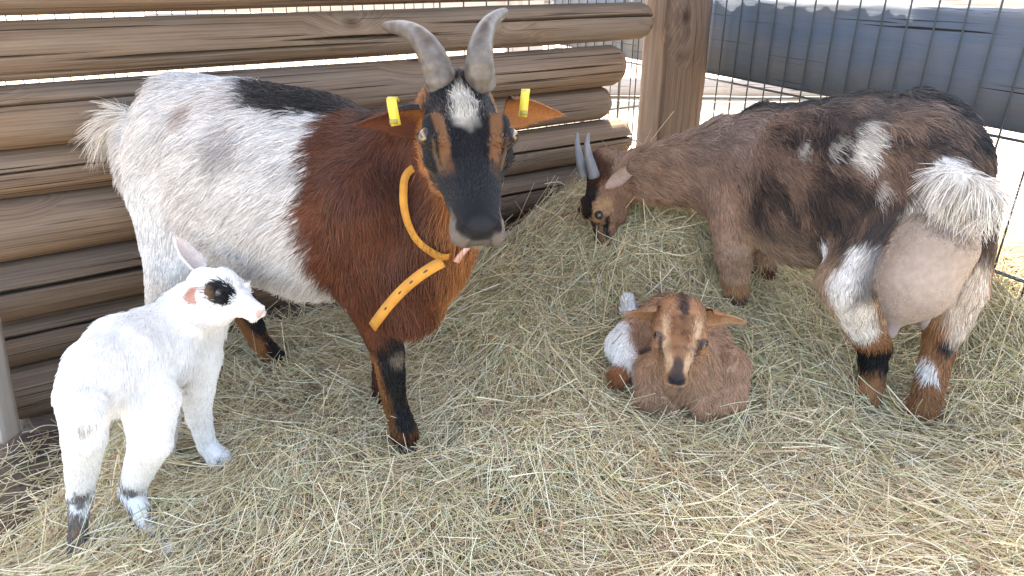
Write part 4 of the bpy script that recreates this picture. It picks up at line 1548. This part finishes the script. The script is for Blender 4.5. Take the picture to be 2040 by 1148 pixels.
    for k in (6, 11, 15, 20):
        V, F = uv_sphere(10, 6)
        t = nrm(sp[k + 1] - sp[k]); nn = nrm(np.array((-0.25, -0.85, 0.45))); nn = nrm(nn - t * np.dot(nn, t)); ss = np.cross(t, nn)
        mesh_obj("strap_hole", sp[k] + nn * 0.0012 + (V[:, :1] * 0.0045) * t + (V[:, 1:2] * 0.0016) * ss + V[:, 2:] * 0.0012 * nn, F, M_HOOF, col)
    return root

# =============================================================== grazing brown goat with the udder
def goat_two():
    b = Body("goat")
    c = [at(1885, 335, 1.28), at(1830, 335, 1.32), at(1720, 360, 1.39), at(1610, 370, 1.47), at(1510, 350, 1.55), at(1440, 345, 1.60)]
    A = nrm((c[4] - c[1]) * (1, 1, 0)); S = np.array((-A[1], A[0], 0.0))
    if S[1] > 0: S = -S                            # S points to the camera side
    back = nrm(-A * 0.85 - UPV * 0.5)
    rad = [(0.070, 0.095), (0.114, 0.146), (0.147, 0.174), (0.144, 0.172), (0.104, 0.158), (0.068, 0.100)]
    BR = (0.105, 0.066, 0.050)
    b.chain(c, rad, side=S, k=0.04, col=BR, flow=back, hair=0.024, lift=0.30, zone='trunk')
    # neck, stretched down to the hay
    f = Frame(at(1176, 342, 1.69), at(1182, 505, 1.66), (-0.92, -0.30, 0.20), L=0.235)
    nk = [at(1440, 325, 1.60), at(1350, 340, 1.645), f.p(0, 0.10, -0.36)]
    fb = nrm(nk[0] - nk[2] + np.array((0, 0, -0.08)))
    b.chain(nk, [(0.075, 0.098), (0.062, 0.078), (0.052, 0.060)], side=S, k=0.04, col=FAWN, flow=fb, hair=0.026, lift=0.25)
    # thigh and legs
    hind = [at(1775, 430, 1.29), at(1690, 560, 1.26), at(1742, 690, 1.31), at(1735, 760, 1.30), at(1722, 795, 1.285)]
    leg(b, hind, [0.080, 0.056, 0.030, 0.024, 0.029], FAWN, S, k=0.035, hair=0.018)
    hind2 = [at(1905, 430, 1.32), at(1905, 570, 1.30), at(1872, 690, 1.275), at(1848, 780, 1.245), at(1838, 825, 1.235)]
    leg(b, hind2, [0.072, 0.055, 0.030, 0.024, 0.029], FAWN, S, k=0.035, hair=0.018)
    fore = [at(1465, 400, 1.53), at(1462, 500, 1.50), at(1466, 590, 1.50), at(1472, 690, 1.50), at(1475, 740, 1.49)]
    leg(b, fore, [0.062, 0.042, 0.026, 0.021, 0.025], FAWN, S, hair=0.012)
    fore2 = [at(1500, 430, 1.62), at(1512, 520, 1.61), at(1512, 600, 1.60), at(1505, 680, 1.60)]
    leg(b, fore2, [0.06, 0.040, 0.026, 0.021], RUST, S, hair=0.012)
    # udder with a teat, between the thighs
    UD = (0.37, 0.29, 0.235)
    b.seg(at(1868, 490, 1.175), at(1826, 570, 1.160), (0.062, 0.066), (0.062, 0.062), side=S, k=0.03, col=UD, flow=(0, 0, -1), hair=0.0028, lift=0.3, zone='udder')
    b.seg(at(1826, 570, 1.160), at(1795, 612, 1.150), 0.045, 0.026, k=0.03, col=UD, flow=(0, 0, -1), hair=0.004, lift=0.3, zone='udder')
    b.seg(at(1788, 622, 1.15), at(1776, 668, 1.145), 0.016, 0.0075, k=0.012, col=(0.27, 0.23, 0.24), flow=(0, 0, -1), hair=0.0, zone='udder')
    b.seg(at(1845, 622, 1.19), at(1838, 652, 1.19), 0.014, 0.007, k=0.012, col=(0.27, 0.23, 0.24), flow=(0, 0, -1), hair=0.0, zone='udder')
    # tail, raised, bushy and white
    b.chain([at(1885, 352, 1.22), at(1900, 378, 1.15), at(1945, 392, 1.12), at(1985, 400, 1.10)], [(0.030, 0.024), (0.034, 0.020), (0.030, 0.016), (0.016, 0.010)], side=(0.3, -0.1, -0.9), k=0.03, col=WHITE, flow=nrm((0.12, -0.15, -1.0)), hair=0.046, lift=0.24, zone='tail')
    head(b, f, FAWN, w=0.98, muzzle=1.0, mid=1.1, eye_n=0.43, eye_r=0.195, eye_u=0.02)
    eyes = dict(r=0.225, n=0.43, u=0.02)
    b.ball(f.p(-0.24, eyes['n'], eyes['u']), 0.036 * f.L, k=0.006, carve=True)
    b.ball(f.p(0.24, eyes['n'], eyes['u']), 0.036 * f.L, k=0.006, carve=True)
    near = -1 if f.r[1] > 0 else 1
    # near ear, hanging with its hollow to the camera; far ear behind
    e1 = ear_shell(at(1250, 342, 1.64), at(1206, 374, 1.60), (-0.1, -1, 0.25), 0.018, 0.9, (0.44, 0.34, 0.27), (0.50, 0.40, 0.34), hair=0.005)
    e2 = ear_shell(f.p(-near * 0.20, 0.06, -0.24), f.p(-near * 0.60, 0.2, -0.26), (0.1, -1, 0.1), 0.024, 0.8, FAWN, (0.40, 0.32, 0.28), hair=0.006)
    b.extra += [e1, e2]
    hk, ft, to = [np.asarray(p) for p in hind[2:]]
    hk2, ft2, to2 = [np.asarray(p) for p in hind2[2:]]
    fk, ff, fo = [np.asarray(p) for p in fore[2:]]
    O = c[2]
    def coat(P, C):
        nz = fbm(P, 15.0, 3, 15); nf = fbm(P, 50.0, 2, 16)
        a = (P - O) @ A; s = (P - O) @ S; z = P[:, 2] - O[2]
        r, n, u = f.local(P)
        ztail = near_head(b, P, 'tail'); zud = near_head(b, P, 'udder'); C0 = C.copy()
        trunk = (P[:, 2] > 0.24) & (a < 0.36)
        # mottled dark brown, greyer on top, fawn low down and at the shoulder
        mott = sstep(-0.35, 0.45, fbm(P, 13.0, 3, 17) + 0.9 * nf)
        body = np.array((0.034, 0.024, 0.022))[None] * (1 - mott[:, None]) + np.array((0.19, 0.118, 0.085))[None] * mott[:, None]
        top = sstep(0.10, 0.17, z + 0.02 * nz)
        body = lay(body, top * 0.45, (0.19, 0.155, 0.145))
        t2 = trunk * sstep(-0.16, -0.08, z + 0.03 * nz)
        C = C * (1 - t2[:, None]) + body * t2[:, None]
        low = (1 - sstep(-0.17, -0.07, z + 0.03 * nz)) * trunk * (a > -0.12)
        C = lay(C, low * 0.9, (0.34, 0.24, 0.17))
        # shoulder and neck: fawn grey
        sh = sstep(0.14, 0.24, a + 0.03 * nz) * (P[:, 2] > 0.26)
        C = lay(C, sh * 0.8, np.array((0.31, 0.200, 0.145)) * (1 + 0.3 * nz[:, None]))
        up = sstep(0.02, 0.12, (P - at(1350, 335, 1.645)) @ UPV + 0.0 * a) * (a > 0.2)
        C = lay(C, up * 0.5, (0.22, 0.18, 0.165))
        # dark line along the spine
        d = np.abs(s + 0.005 * nz)
        C = lay(C, (1 - sstep(0.020, 0.050, d + 0.02 * nf)) * (z > 0.10) * (a < 0.30), (0.016, 0.017, 0.020))
        rump = (1 - sstep(-0.30, -0.20, a + 0.02 * nz)) * trunk
        C = lay(C, rump * 0.7, (0.30, 0.18, 0.10))
        # white flashes on the flank
        for (q, q2, w) in ((hit(b, 1735, 262), hit(b, 1722, 320), 0.018), (hit(b, 1672, 275), hit(b, 1650, 322), 0.005), (hit(b, 1597, 292), hit(b, 1588, 315), 0.005),
                           (hit(b, 1765, 365), hit(b, 1755, 400), 0.004)):
            d, h = pt_seg(P, q, q2)
            C = lay(C, (1 - sstep(0.6, 1.5, (d + 0.010 * nz + 0.012 * nf) / w)) * (0.9 if w > 0.01 else 0.5) * (s > 0.02), (0.62, 0.56, 0.50))
        # white stifle and shank of the near hind leg
        q0 = hit(b, 1648, 492); q1 = hit(b, 1690, 580); q2 = hit(b, 1708, 660)
        for (x0, x1, w) in ((q0, q0 + (0.01, 0, -0.01), 0.024), (hit(b, 1725, 520), q1, 0.034), (q1, q2, 0.040)):
            d, h = pt_seg(P, x0, x1)
            C = lay(C, (1 - sstep(0.75, 1.2, (d + 0.010 * nz + 0.008 * nf) / w)) * 0.95, (0.76, 0.73, 0.70))
        d, h = pt_seg(P, hit(b, 1790, 470), hit(b, 1752, 590))
        C = lay(C, (1 - sstep(0.035, 0.07, d + 0.02 * nz)) * 0.75, (0.060, 0.048, 0.045))
        # below the hocks: black joint, orange pastern
        for (h0, f0, t0) in ((hk, ft, to), (hk2, ft2, to2)):
            d, h = pt_seg(P, h0 + (0, 0, 0.05), t0)
            C = lay(C, (1 - sstep(0.05, 0.075, d)) * (P[:, 2] < h0[2] + 0.06 + 0.02 * nz), np.array((0.27, 0.125, 0.055)) * (1 + 0.3 * nf[:, None]))
        d = np.linalg.norm(P - (hk + np.array((0.0, -0.0, -0.02))), axis=1)
        C = lay(C, 1 - sstep(0.030, 0.045, np.abs(P[:, 2] - hk[2] + 0.015) * 1.3 + 0.016 * nz + 0.022 * nf + 0.5 * np.maximum(d - 0.05, 0) * 10), BLACK)
        d = np.linalg.norm(P - hit(b, 1890, 690), axis=1)
        C = lay(C, 1 - sstep(0.012, 0.028, d + 0.008 * nz), BLACK)
        d, h = pt_seg(P, hit(b, 1838, 722), hit(b, 1850, 745))
        C = lay(C, 1 - sstep(0.012, 0.02, d), (0.75, 0.72, 0.70))
        # inside of the thighs, pale
        d = np.linalg.norm((P - at(1945, 600, 1.24)) / np.array((0.045, 0.06, 0.10)), axis=1)
        C = lay(C, (1 - sstep(0.7, 1.2, d + 0.3 * nz)) * 0.8, (0.66, 0.58, 0.50))
        d = np.linalg.norm((P - at(1870, 430, 1.15)) / np.array((0.06, 0.06, 0.07)), axis=1)
        C = lay(C, (1 - sstep(0.7, 1.2, d + 0.3 * nz)) * 0.6 * (P[:, 2] < 0.62), (0.52, 0.41, 0.31))
        # fore knee and cannon dark
        d, h = pt_seg(P, fk - (0, 0, 0.02), fo)
        C = lay(C, (1 - sstep(0.035, 0.05, d)) * 0.9, (0.035, 0.026, 0.024))
        d = np.linalg.norm((P - hit(b, 1868, 405, ('trunk', 'tail'))) / np.array((0.040, 0.07, 0.040)), axis=1)
        C = lay(C, (1 - sstep(0.6, 1.3, d + 0.3 * nz + 0.3 * nf)) * 0.95, (0.72, 0.68, 0.63))
        C = C * (1 - ztail[:, None]) + np.array((0.62, 0.585, 0.54)) * ztail[:, None]
        ud = C0 * (1 + 0.12 * nz[:, None])
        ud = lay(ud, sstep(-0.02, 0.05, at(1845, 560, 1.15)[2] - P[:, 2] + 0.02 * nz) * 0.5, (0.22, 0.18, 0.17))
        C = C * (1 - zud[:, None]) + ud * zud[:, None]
        # ---- head
        hd = near_head(b, P)
        n2 = 0.02 * fbm(P, 80.0, 2, 18)
        ar = np.abs(r)
        H = np.tile(np.array((0.23, 0.135, 0.09)), (len(P), 1)) * (1 + 0.2 * nz[:, None])
        H = lay(H, sstep(-0.10, -0.03, u + 2 * n2 - 0.45 * ar), (0.020, 0.016, 0.016))
        H = lay(H, (1 - sstep(0.020, 0.050, np.abs(ar - 0.175 + 0.06 * (n - 0.3)) + n2)) * sstep(0.24, 0.3, n) * (1 - sstep(0.58, 0.66, n)) * (u > -0.17), (0.36, 0.22, 0.12))
        H = lay(H, (1 - sstep(0.018, 0.038, np.abs(u + 0.06 + 0.22 * (n - 0.45)) + n2)) * sstep(0.44, 0.5, n) * (1 - sstep(0.70, 0.8, n)), (0.02, 0.018, 0.02))
        H = lay(H, sstep(0.70, 0.86, n + 2 * n2) * 0.7, (0.08, 0.05, 0.038))
        H = lay(H, (1 - sstep(0.10, 0.22, np.sqrt((n + 0.02) ** 2 + (u - 0.0) ** 2) + 2 * n2)) * (n < 0.16), (0.06, 0.022, 0.012))
        d = np.sqrt(((ar - 0.22) / 0.09) ** 2 + ((n - 0.02) / 0.10) ** 2 + ((u + 0.28) / 0.14) ** 2)
        H = lay(H, (1 - sstep(0.7, 1.3, d)) * 0.8, (0.44, 0.29, 0.17))
        C = C * (1 - hd[:, None]) + H * hd[:, None]
        return C
    b.fn(coat)
    root = empty("goat", (0.66, 1.42, 0.02), "dark brown mottled goat with full udder and white tail, head down in hay", "goat", "goats in the pen")
    fine = (f.p(0, 0.45, -0.15) - 0.16, f.p(0, 0.45, -0.15) + 0.16)
    def skip(P):
        r, n, u = f.local(P)
        return np.linalg.norm(np.stack([np.abs(r) - 0.235, n - eyes['n'], u - eyes['u']], -1), axis=-1) < 0.062
    build_body(b, root, 0.0065, fine, 0.0028, 125000, 2, skip=skip, clump=0.85, jitter_col=0.3)
    for s in (-1, 1):
        add_eye(root, f, s, eyes['r'] - 0.014, eyes['n'], eyes['u'], 0.040 * f.L, M_EYED, look=(0.95, 0.05, 0.22))
    add_horn(root, [at(1164, 352, 1.71), at(1155, 318, 1.715), at(1147, 290, 1.72), at(1150, 263, 1.73)], 0.0125, 0.003, S, flat=1.1, rings=4, seed=3, mat=M_HORNG)
    add_horn(root, [at(1184, 352, 1.66), at(1176, 322, 1.655), at(1163, 292, 1.655), at(1173, 264, 1.655)], 0.0135, 0.003, S, flat=1.1, rings=4, seed=4, mat=M_HORNG)
    for q in (to, to2):
        hoof(root, ft, q + np.array((-0.006, -0.006, -0.036)), 0.023, M_HOOF, S)
    return root

# =============================================================== white kid standing
def kid_one():
    b = Body("kid")
    c0, c1, c2, c3 = at(205, 745, 0.93), at(250, 715, 0.98), at(320, 690, 1.05), at(375, 655, 1.11)
    A = nrm((c3 - c0) * (1, 1, 0)); S = np.array((-A[1], A[0], 0.0))
    back = nrm(-A * 0.8 - UPV * 0.6)
    rad = [(0.052, 0.062), (0.062, 0.070), (0.063, 0.070), (0.050, 0.066)]
    b.chain([c0, c1, c2, c3], rad, side=S, k=0.03, col=WHITE, flow=back, hair=0.017, lift=0.32)
    f = Frame(at(420, 550, 1.06), at(516, 602, 1.02), (0.30, 0.05, 0.95), L=0.108)
    b.chain([c3 + (0.01, 0.01, 0.015), at(400, 610, 1.10), f.p(0, 0.18, -0.36)], [0.050, 0.042, 0.036], k=0.03, col=WHITE, flow=nrm((-0.2, 0, -1)), hair=0.016, lift=0.35)
    lg = dict(hair=0.009, k=0.022)
    leg(b, [at(170, 790, 0.92), at(168, 870, 0.90), at(160, 985, 0.93), at(155, 1060, 0.90), at(155, 1095, 0.885)], [0.042, 0.030, 0.019, 0.012, 0.015], WHITE, S, **lg)
    hr = [at(300, 800, 0.95), at(300, 880, 0.920), at(262, 978, 0.955), at(300, 1062, 0.905), at(335, 1100, 0.875)]
    leg(b, hr, [0.044, 0.031, 0.019, 0.012, 0.017], WHITE, S, **lg)
    fr = [at(395, 715, 1.09), at(392, 770, 1.085), at(396, 830, 1.09), at(412, 885, 1.09), at(436, 912, 1.085)]
    leg(b, fr, [0.038, 0.030, 0.021, 0.016, 0.021], WHITE, S, **lg)
    fl = [at(340, 745, 1.13), at(335, 810, 1.12), at(330, 870, 1.12), at(326, 920, 1.11)]
    leg(b, fl, [0.036, 0.027, 0.019, 0.018], WHITE, S, **lg)
    b.chain([at(178, 800, 0.865), at(180, 835, 0.845), at(165, 860, 0.84)], [0.017, 0.013, 0.007], k=0.01, col=WHITE, flow=nrm((-0.2, -0.3, -1)), hair=0.014, lift=0.4)
    head(b, f, WHITE, w=1.44, muzzle=1.14, dome=0.11, hair=0.009, eye_n=0.43, eye_r=0.225, eye_u=0.0, deep=1.36, mid=1.05, mh=1.30)
    near = -1 if f.r[1] > 0 else 1
    eyes = dict(r=0.290, n=0.43, u=-0.02)
    for s in (-1, 1):
        b.ball(f.p(s * 0.30, eyes['n'], eyes['u']), 0.040 * f.L, k=0.005, carve=True)
    e1 = ear_shell(f.p(near * 0.27, 0.02, -0.22), at(366, 594, 1.01), (0.45, -0.85, 0.1), 0.016, 0.9, WHITE, PINK, hair=0.008)
    e2 = ear_shell(at(398, 538, 1.12), at(352, 478, 1.13), (0.8, -0.4, -0.25), 0.017, 0.8, WHITE, (0.66, 0.55, 0.50), hair=0.009)
    b.extra += [e1, e2]
    eyec = f.p(near * 0.30, 0.43, -0.03)
    hk, ft, to = [np.asarray(p) for p in hr[2:]]
    def coat(P, C):
        nz = fbm(P, 30.0, 3, 25); nf = fbm(P, 90.0, 2, 26)
        r, n, u = f.local(P)
        q = P - eyec
        d = np.sqrt((q @ f.n / 0.030) ** 2 + (q @ f.u / 0.021) ** 2 + (q @ f.r / 0.030) ** 2) + 0.12 * nz
        C = lay(C, 1 - sstep(0.85, 1.05, d), BLACK)
        d2 = np.linalg.norm(P - (eyec - f.n * 0.022 - f.u * 0.010), axis=1)
        C = lay(C, (1 - sstep(0.85, 1.05, d)) * (1 - sstep(0.008, 0.022, d2)) * 0.8, (0.16, 0.09, 0.04))
        d = np.linalg.norm(P - f.p(near * 0.05, 1.02, -0.14), axis=1)
        C = lay(C, (1 - sstep(0.004, 0.011, d)) * 0.85, (0.66, 0.38, 0.33))
        d = np.linalg.norm(P - f.p(near * 0.1, 0.92, -0.26), axis=1)
        C = lay(C, (1 - sstep(0.008, 0.02, d)) * 0.4, (0.62, 0.40, 0.36))
        # dirty hocks and pasterns
        for (h0, f0, t0) in ((hk, ft, to), (np.asarray(at(160, 985, 0.93)), np.asarray(at(155, 1060, 0.90)), np.asarray(at(155, 1095, 0.885)))):
            d, h = pt_seg(P, h0 + (0, 0, 0.010), f0)
            m = (1 - sstep(0.035, 0.05, d)) * sstep(0.05, 0.45, 0.8 * nz + 0.9 * nf + 0.75 * sstep(0.25, 0.75, h) - 0.1)
            C = lay(C, m * 0.92, np.array((0.085, 0.060, 0.045)))
            d = np.linalg.norm(P - h0 - np.array((0, -0.02, 0.01)), axis=1)
            C = lay(C, (1 - sstep(0.015, 0.040, d)) * sstep(0.0, 0.3, nz + nf) * 0.8, (0.16, 0.14, 0.13))
        d, h = pt_seg(P, at(150, 1020, 0.89), at(140, 1070, 0.875))
        C = lay(C, (1 - sstep(0.010, 0.020, d)) * 0.8, (0.42, 0.20, 0.05))
        # grey tip of the tail, specks
        d = np.linalg.norm(P - at(168, 850, 0.835), axis=1)
        C = lay(C, (1 - sstep(0.006, 0.016, d)) * 0.6, (0.22, 0.19, 0.17))
        for q in (at(368, 790, 1.04), at(360, 775, 1.045), at(372, 765, 1.04)):
            d = np.linalg.norm(P - q, axis=1)
            C = lay(C, (1 - sstep(0.006, 0.016, d + 0.01 * nf)) * 0.75, (0.12, 0.10, 0.09))
        d = np.linalg.norm(P - at(432, 920, 1.06), axis=1)
        C = lay(C, 1 - sstep(0.006, 0.013, d), (0.12, 0.11, 0.11))
        return C
    b.fn(coat)
    root = empty("kid_goat", (-0.62, 1.0, 0.0), "small white kid standing with its back to the camera, a black patch round its eye", "goat kid", "goat kids in the pen")
    fine = (f.p(0, 0.45, -0.1) - 0.11, f.p(0, 0.45, -0.1) + 0.11)
    def skip(P):
        r, n, u = f.local(P)
        return np.linalg.norm(np.stack([np.abs(r) - 0.30, n - eyes['n'], u - eyes['u']], -1), axis=-1) < 0.075
    build_body(b, root, 0.0050, fine, 0.0022, 65000, 3, skip=skip, rad=0.0005, jitter_col=0.07)
    hoof(root, hr[3], np.asarray(hr[4]) + (0.004, -0.010, -0.020), 0.012, M_HOOF, S)
    hoof(root, fr[3], np.asarray(fr[4]) + (0.012, -0.008, -0.018), 0.012, M_HOOF, S)
    for s in (-1, 1):
        add_eye(root, f, s, eyes['r'] - 0.030, eyes['n'], eyes['u'], 0.060 * f.L, M_BLUEEYE, look=(0.95, 0.1, 0.2), lid=0.45)
    return root

# =============================================================== fawn kid lying in the hay
def kid_two():
    b = Body("kid")
    chest, mid, rumpc = at(1375, 760, 1.235), at(1375, 690, 1.34), at(1335, 665, 1.42)
    A = nrm((chest - rumpc) * (1, 1, 0)); S = np.array((-A[1], A[0], 0.0))
    if S[0] < 0: S = -S
    down = nrm(-A * 0.5 - UPV)
    KF = (0.400, 0.235, 0.145)
    cs = [chest + (0, 0, 0.0), mid, rumpc]
    rad = [(0.068, 0.060), (0.084, 0.070), (0.080, 0.066)]
    b.chain(cs, rad, side=S, k=0.03, col=KF, flow=down, hair=0.021, lift=0.3)
    b.seg(at(1330, 650, 1.42), at(1295, 668, 1.40), 0.070, 0.058, k=0.03, col=KF, flow=nrm((-0.6, 0, -0.8)), hair=0.018, lift=0.3)
    # folded fore legs under the chest
    b.chain([at(1450, 735, 1.25), at(1455, 790, 1.20), at(1400, 810, 1.17)], [0.044, 0.030, 0.020], k=0.008, col=KF, flow=(0, -0.3, -1), hair=0.014, lift=0.25)
    b.chain([at(1305, 745, 1.25), at(1292, 795, 1.215), at(1335, 806, 1.205)], [0.044, 0.030, 0.020], k=0.008, col=KF, flow=(0, -0.3, -1), hair=0.014, lift=0.25)
    # hind leg at the left: white thigh and shank, russet foot
    th = [at(1272, 665, 1.37), at(1240, 690, 1.33), at(1250, 722, 1.29), at(1232, 750, 1.27)]
    b.chain(th, [0.044, 0.035, 0.023, 0.021], k=0.02, col=WHITE, flow=nrm((-0.3, -0.3, -1)), hair=0.013, lift=0.3)
    b.chain([at(1268, 640, 1.43), at(1255, 620, 1.44), at(1250, 600, 1.44)], [0.016, 0.015, 0.012], k=0.012, col=WHITE, flow=nrm((0, 0, 1)), hair=0.014, lift=0.4, zone='tail')
    f = Frame(at(1361, 612, 1.20), at(1351, 748, 1.075), (-0.10, -0.80, 0.60))
    b.chain([chest + (0, 0.02, 0.02), f.p(0, 0.08, -0.42)], [0.058, 0.046], k=0.025, col=KF, flow=(0, -0.2, -1), hair=0.024, lift=0.3)
    head(b, f, (0.33, 0.18, 0.095), w=1.62, muzzle=1.14, mid=0.95, dome=0.07, hair=0.008, eye_n=0.47, eye_r=0.215, eye_u=0.0)
    eyes = dict(r=0.300, n=0.485, u=0.0)
    for s in (-1, 1):
        b.ball(f.p(s * 0.312, eyes['n'], eyes['u']), 0.034 * f.L, k=0.005, carve=True)
    sl = -1 if f.r[0] > 0 else 1                  # side of the image's left ear
    e1 = ear_shell(at(1316, 616, 1.21), at(1244, 634, 1.235), (0.1, -0.80, -0.50), 0.030, 0.7, (0.36, 0.22, 0.135), (0.42, 0.29, 0.21), hair=0.007, curl=-0.007, point=0.6)
    e2 = ear_shell(at(1404, 622, 1.21), at(1485, 650, 1.235), (-0.1, -0.80, -0.50), 0.030, 0.7, (0.34, 0.20, 0.125), (0.42, 0.29, 0.21), hair=0.007, curl=-0.007, point=0.6)
    b.extra += [e1, e2]
    foot = np.asarray(th[3])
    wx = at(1272, 670, 1.34)[0]
    def coat(P, C):
        nz = fbm(P, 26.0, 3, 35); nf = fbm(P, 80.0, 2, 36)
        r, n, u = f.local(P)
        C = C * (1 + 0.32 * nz[:, None])
        br = sstep(-0.004, 0.012, (P[:, 0] - wx) + 0.012 * nz + 0.35 * (P[:, 2] - 0.12)) * (P[:, 2] > 0.10)
        C = lay(C, br * (np.linalg.norm(P - foot, axis=1) > 0.06) * (1 - near_head(b, P, 'tail')), KF)
        d = np.linalg.norm(P - foot - np.array((0, -0.005, -0.004)), axis=1)
        C = lay(C, 1 - sstep(0.030, 0.040, d + 0.008 * nz), (0.27, 0.105, 0.040))
        d = np.linalg.norm(P - foot - np.array((-0.004, -0.012, -0.026)), axis=1)
        C = lay(C, 1 - sstep(0.012, 0.022, d), BLACK)
        d = np.linalg.norm(P - at(1322, 800, 1.17), axis=1)
        C = lay(C, 1 - sstep(0.010, 0.020, d), (0.03, 0.02, 0.02))
        hd = near_head(b, P)
        ar = np.abs(r); n2 = 0.02 * fbm(P, 110.0, 2, 38)
        H = np.tile(np.array((0.30, 0.155, 0.080)), (len(P), 1)) * (1 + 0.25 * nz[:, None])
        # pale brows running down beside the nose
        d = np.abs(ar - (0.205 - 0.16 * (n - 0.25))) / 0.05
        H = lay(H, (1 - sstep(0.6, 1.3, d + 3 * n2)) * sstep(0.12, 0.28, n) * (1 - sstep(0.85, 0.95, n)) * (u > -0.2) * 0.85, (0.54, 0.36, 0.22))
        # dark crown line and speckles down the forehead
        d = np.sqrt(((r + 0.5 * n2) / (0.09 - 0.06 * np.clip(n, 0, 1))) ** 2 + ((n + 0.02) / 0.40) ** 2)
        H = lay(H, (1 - sstep(0.2, 1.3, d + 0.7 * nf)) * 0.95 * (u > -0.25), (0.030, 0.018, 0.020))
        H = lay(H, (1 - sstep(0.10, 0.2, ar)) * sstep(0.1, 0.3, n) * (1 - sstep(0.6, 0.75, n)) * (0.75 + 0.25 * np.clip(2 * nf, -1, 1)), (0.17, 0.075, 0.035))
        d = np.sqrt((r / 0.09) ** 2 + ((n - 0.5) / 0.26) ** 2)
        H = lay(H, (1 - sstep(0.5, 1.1, d)) * sstep(0.1, 0.5, nf * 1.4) * 0.6 * (u > -0.2), (0.10, 0.045, 0.03))
        # dark tear line from each eye
        d = np.abs(ar - (0.275 - 0.36 * (n - 0.47))) / 0.028
        H = lay(H, (1 - sstep(0.6, 1.3, d + 3 * n2)) * sstep(0.42, 0.5, n) * (1 - sstep(0.66, 0.76, n)) * (u > -0.25), (0.06, 0.045, 0.045))
        # nose: dark bridge, black pad, pale lips
        H = lay(H, (1 - sstep(0.6, 1.2, (ar + n2) / (0.03 + 0.22 * np.clip(n - 0.62, 0, 0.4)))) * sstep(0.62, 0.80, n + 2 * n2) * (u > -0.17) * 0.9, (0.045, 0.034, 0.034))
        d = np.sqrt(((ar - 0.07) / 0.06) ** 2 + ((n - 0.96) / 0.08) ** 2 + ((u + 0.22) / 0.06) ** 2)
        H = lay(H, (1 - sstep(0.7, 1.2, d)) * 0.85, (0.52, 0.40, 0.31))
        d = np.sqrt((ar / 0.105) ** 2 + ((n - 1.00) / 0.10) ** 2 + ((u + 0.125) / 0.085) ** 2)
        H = lay(H, 1 - sstep(0.85, 1.1, d), (0.025, 0.024, 0.030))
        C = C * (1 - hd[:, None]) + H * hd[:, None]
        return C
    b.fn(coat)
    root = empty("kid_goat", (0.36, 1.3, 0.05), "fawn brown kid with floppy ears lying curled up in the hay", "goat kid", "goat kids in the pen")
    fine = (f.p(0, 0.45, -0.1) - 0.12, f.p(0, 0.45, -0.1) + 0.12)
    def skip(P):
        r, n, u = f.local(P)
        return ((np.abs(r) < 0.085) & (n > 0.94) & (u > -0.19)) | (np.linalg.norm(np.stack([np.abs(r) - 0.30, n - eyes['n'], u - eyes['u']], -1), axis=-1) < 0.075)
    build_body(b, root, 0.0050, fine, 0.0022, 70000, 4, skip=skip, rad=0.00045, clump=0.8, jitter_col=0.3)
    for s in (-1, 1):
        add_eye(root, f, s, eyes['r'] - 0.022, eyes['n'], eyes['u'] - 0.01, 0.056 * f.L, M_DARKEYE, look=(0.74, 0.22, 0.62), lid=0.50, lidmat=M_KIDLID)
    return root

goat_one()
goat_two()
kid_one()
kid_two()
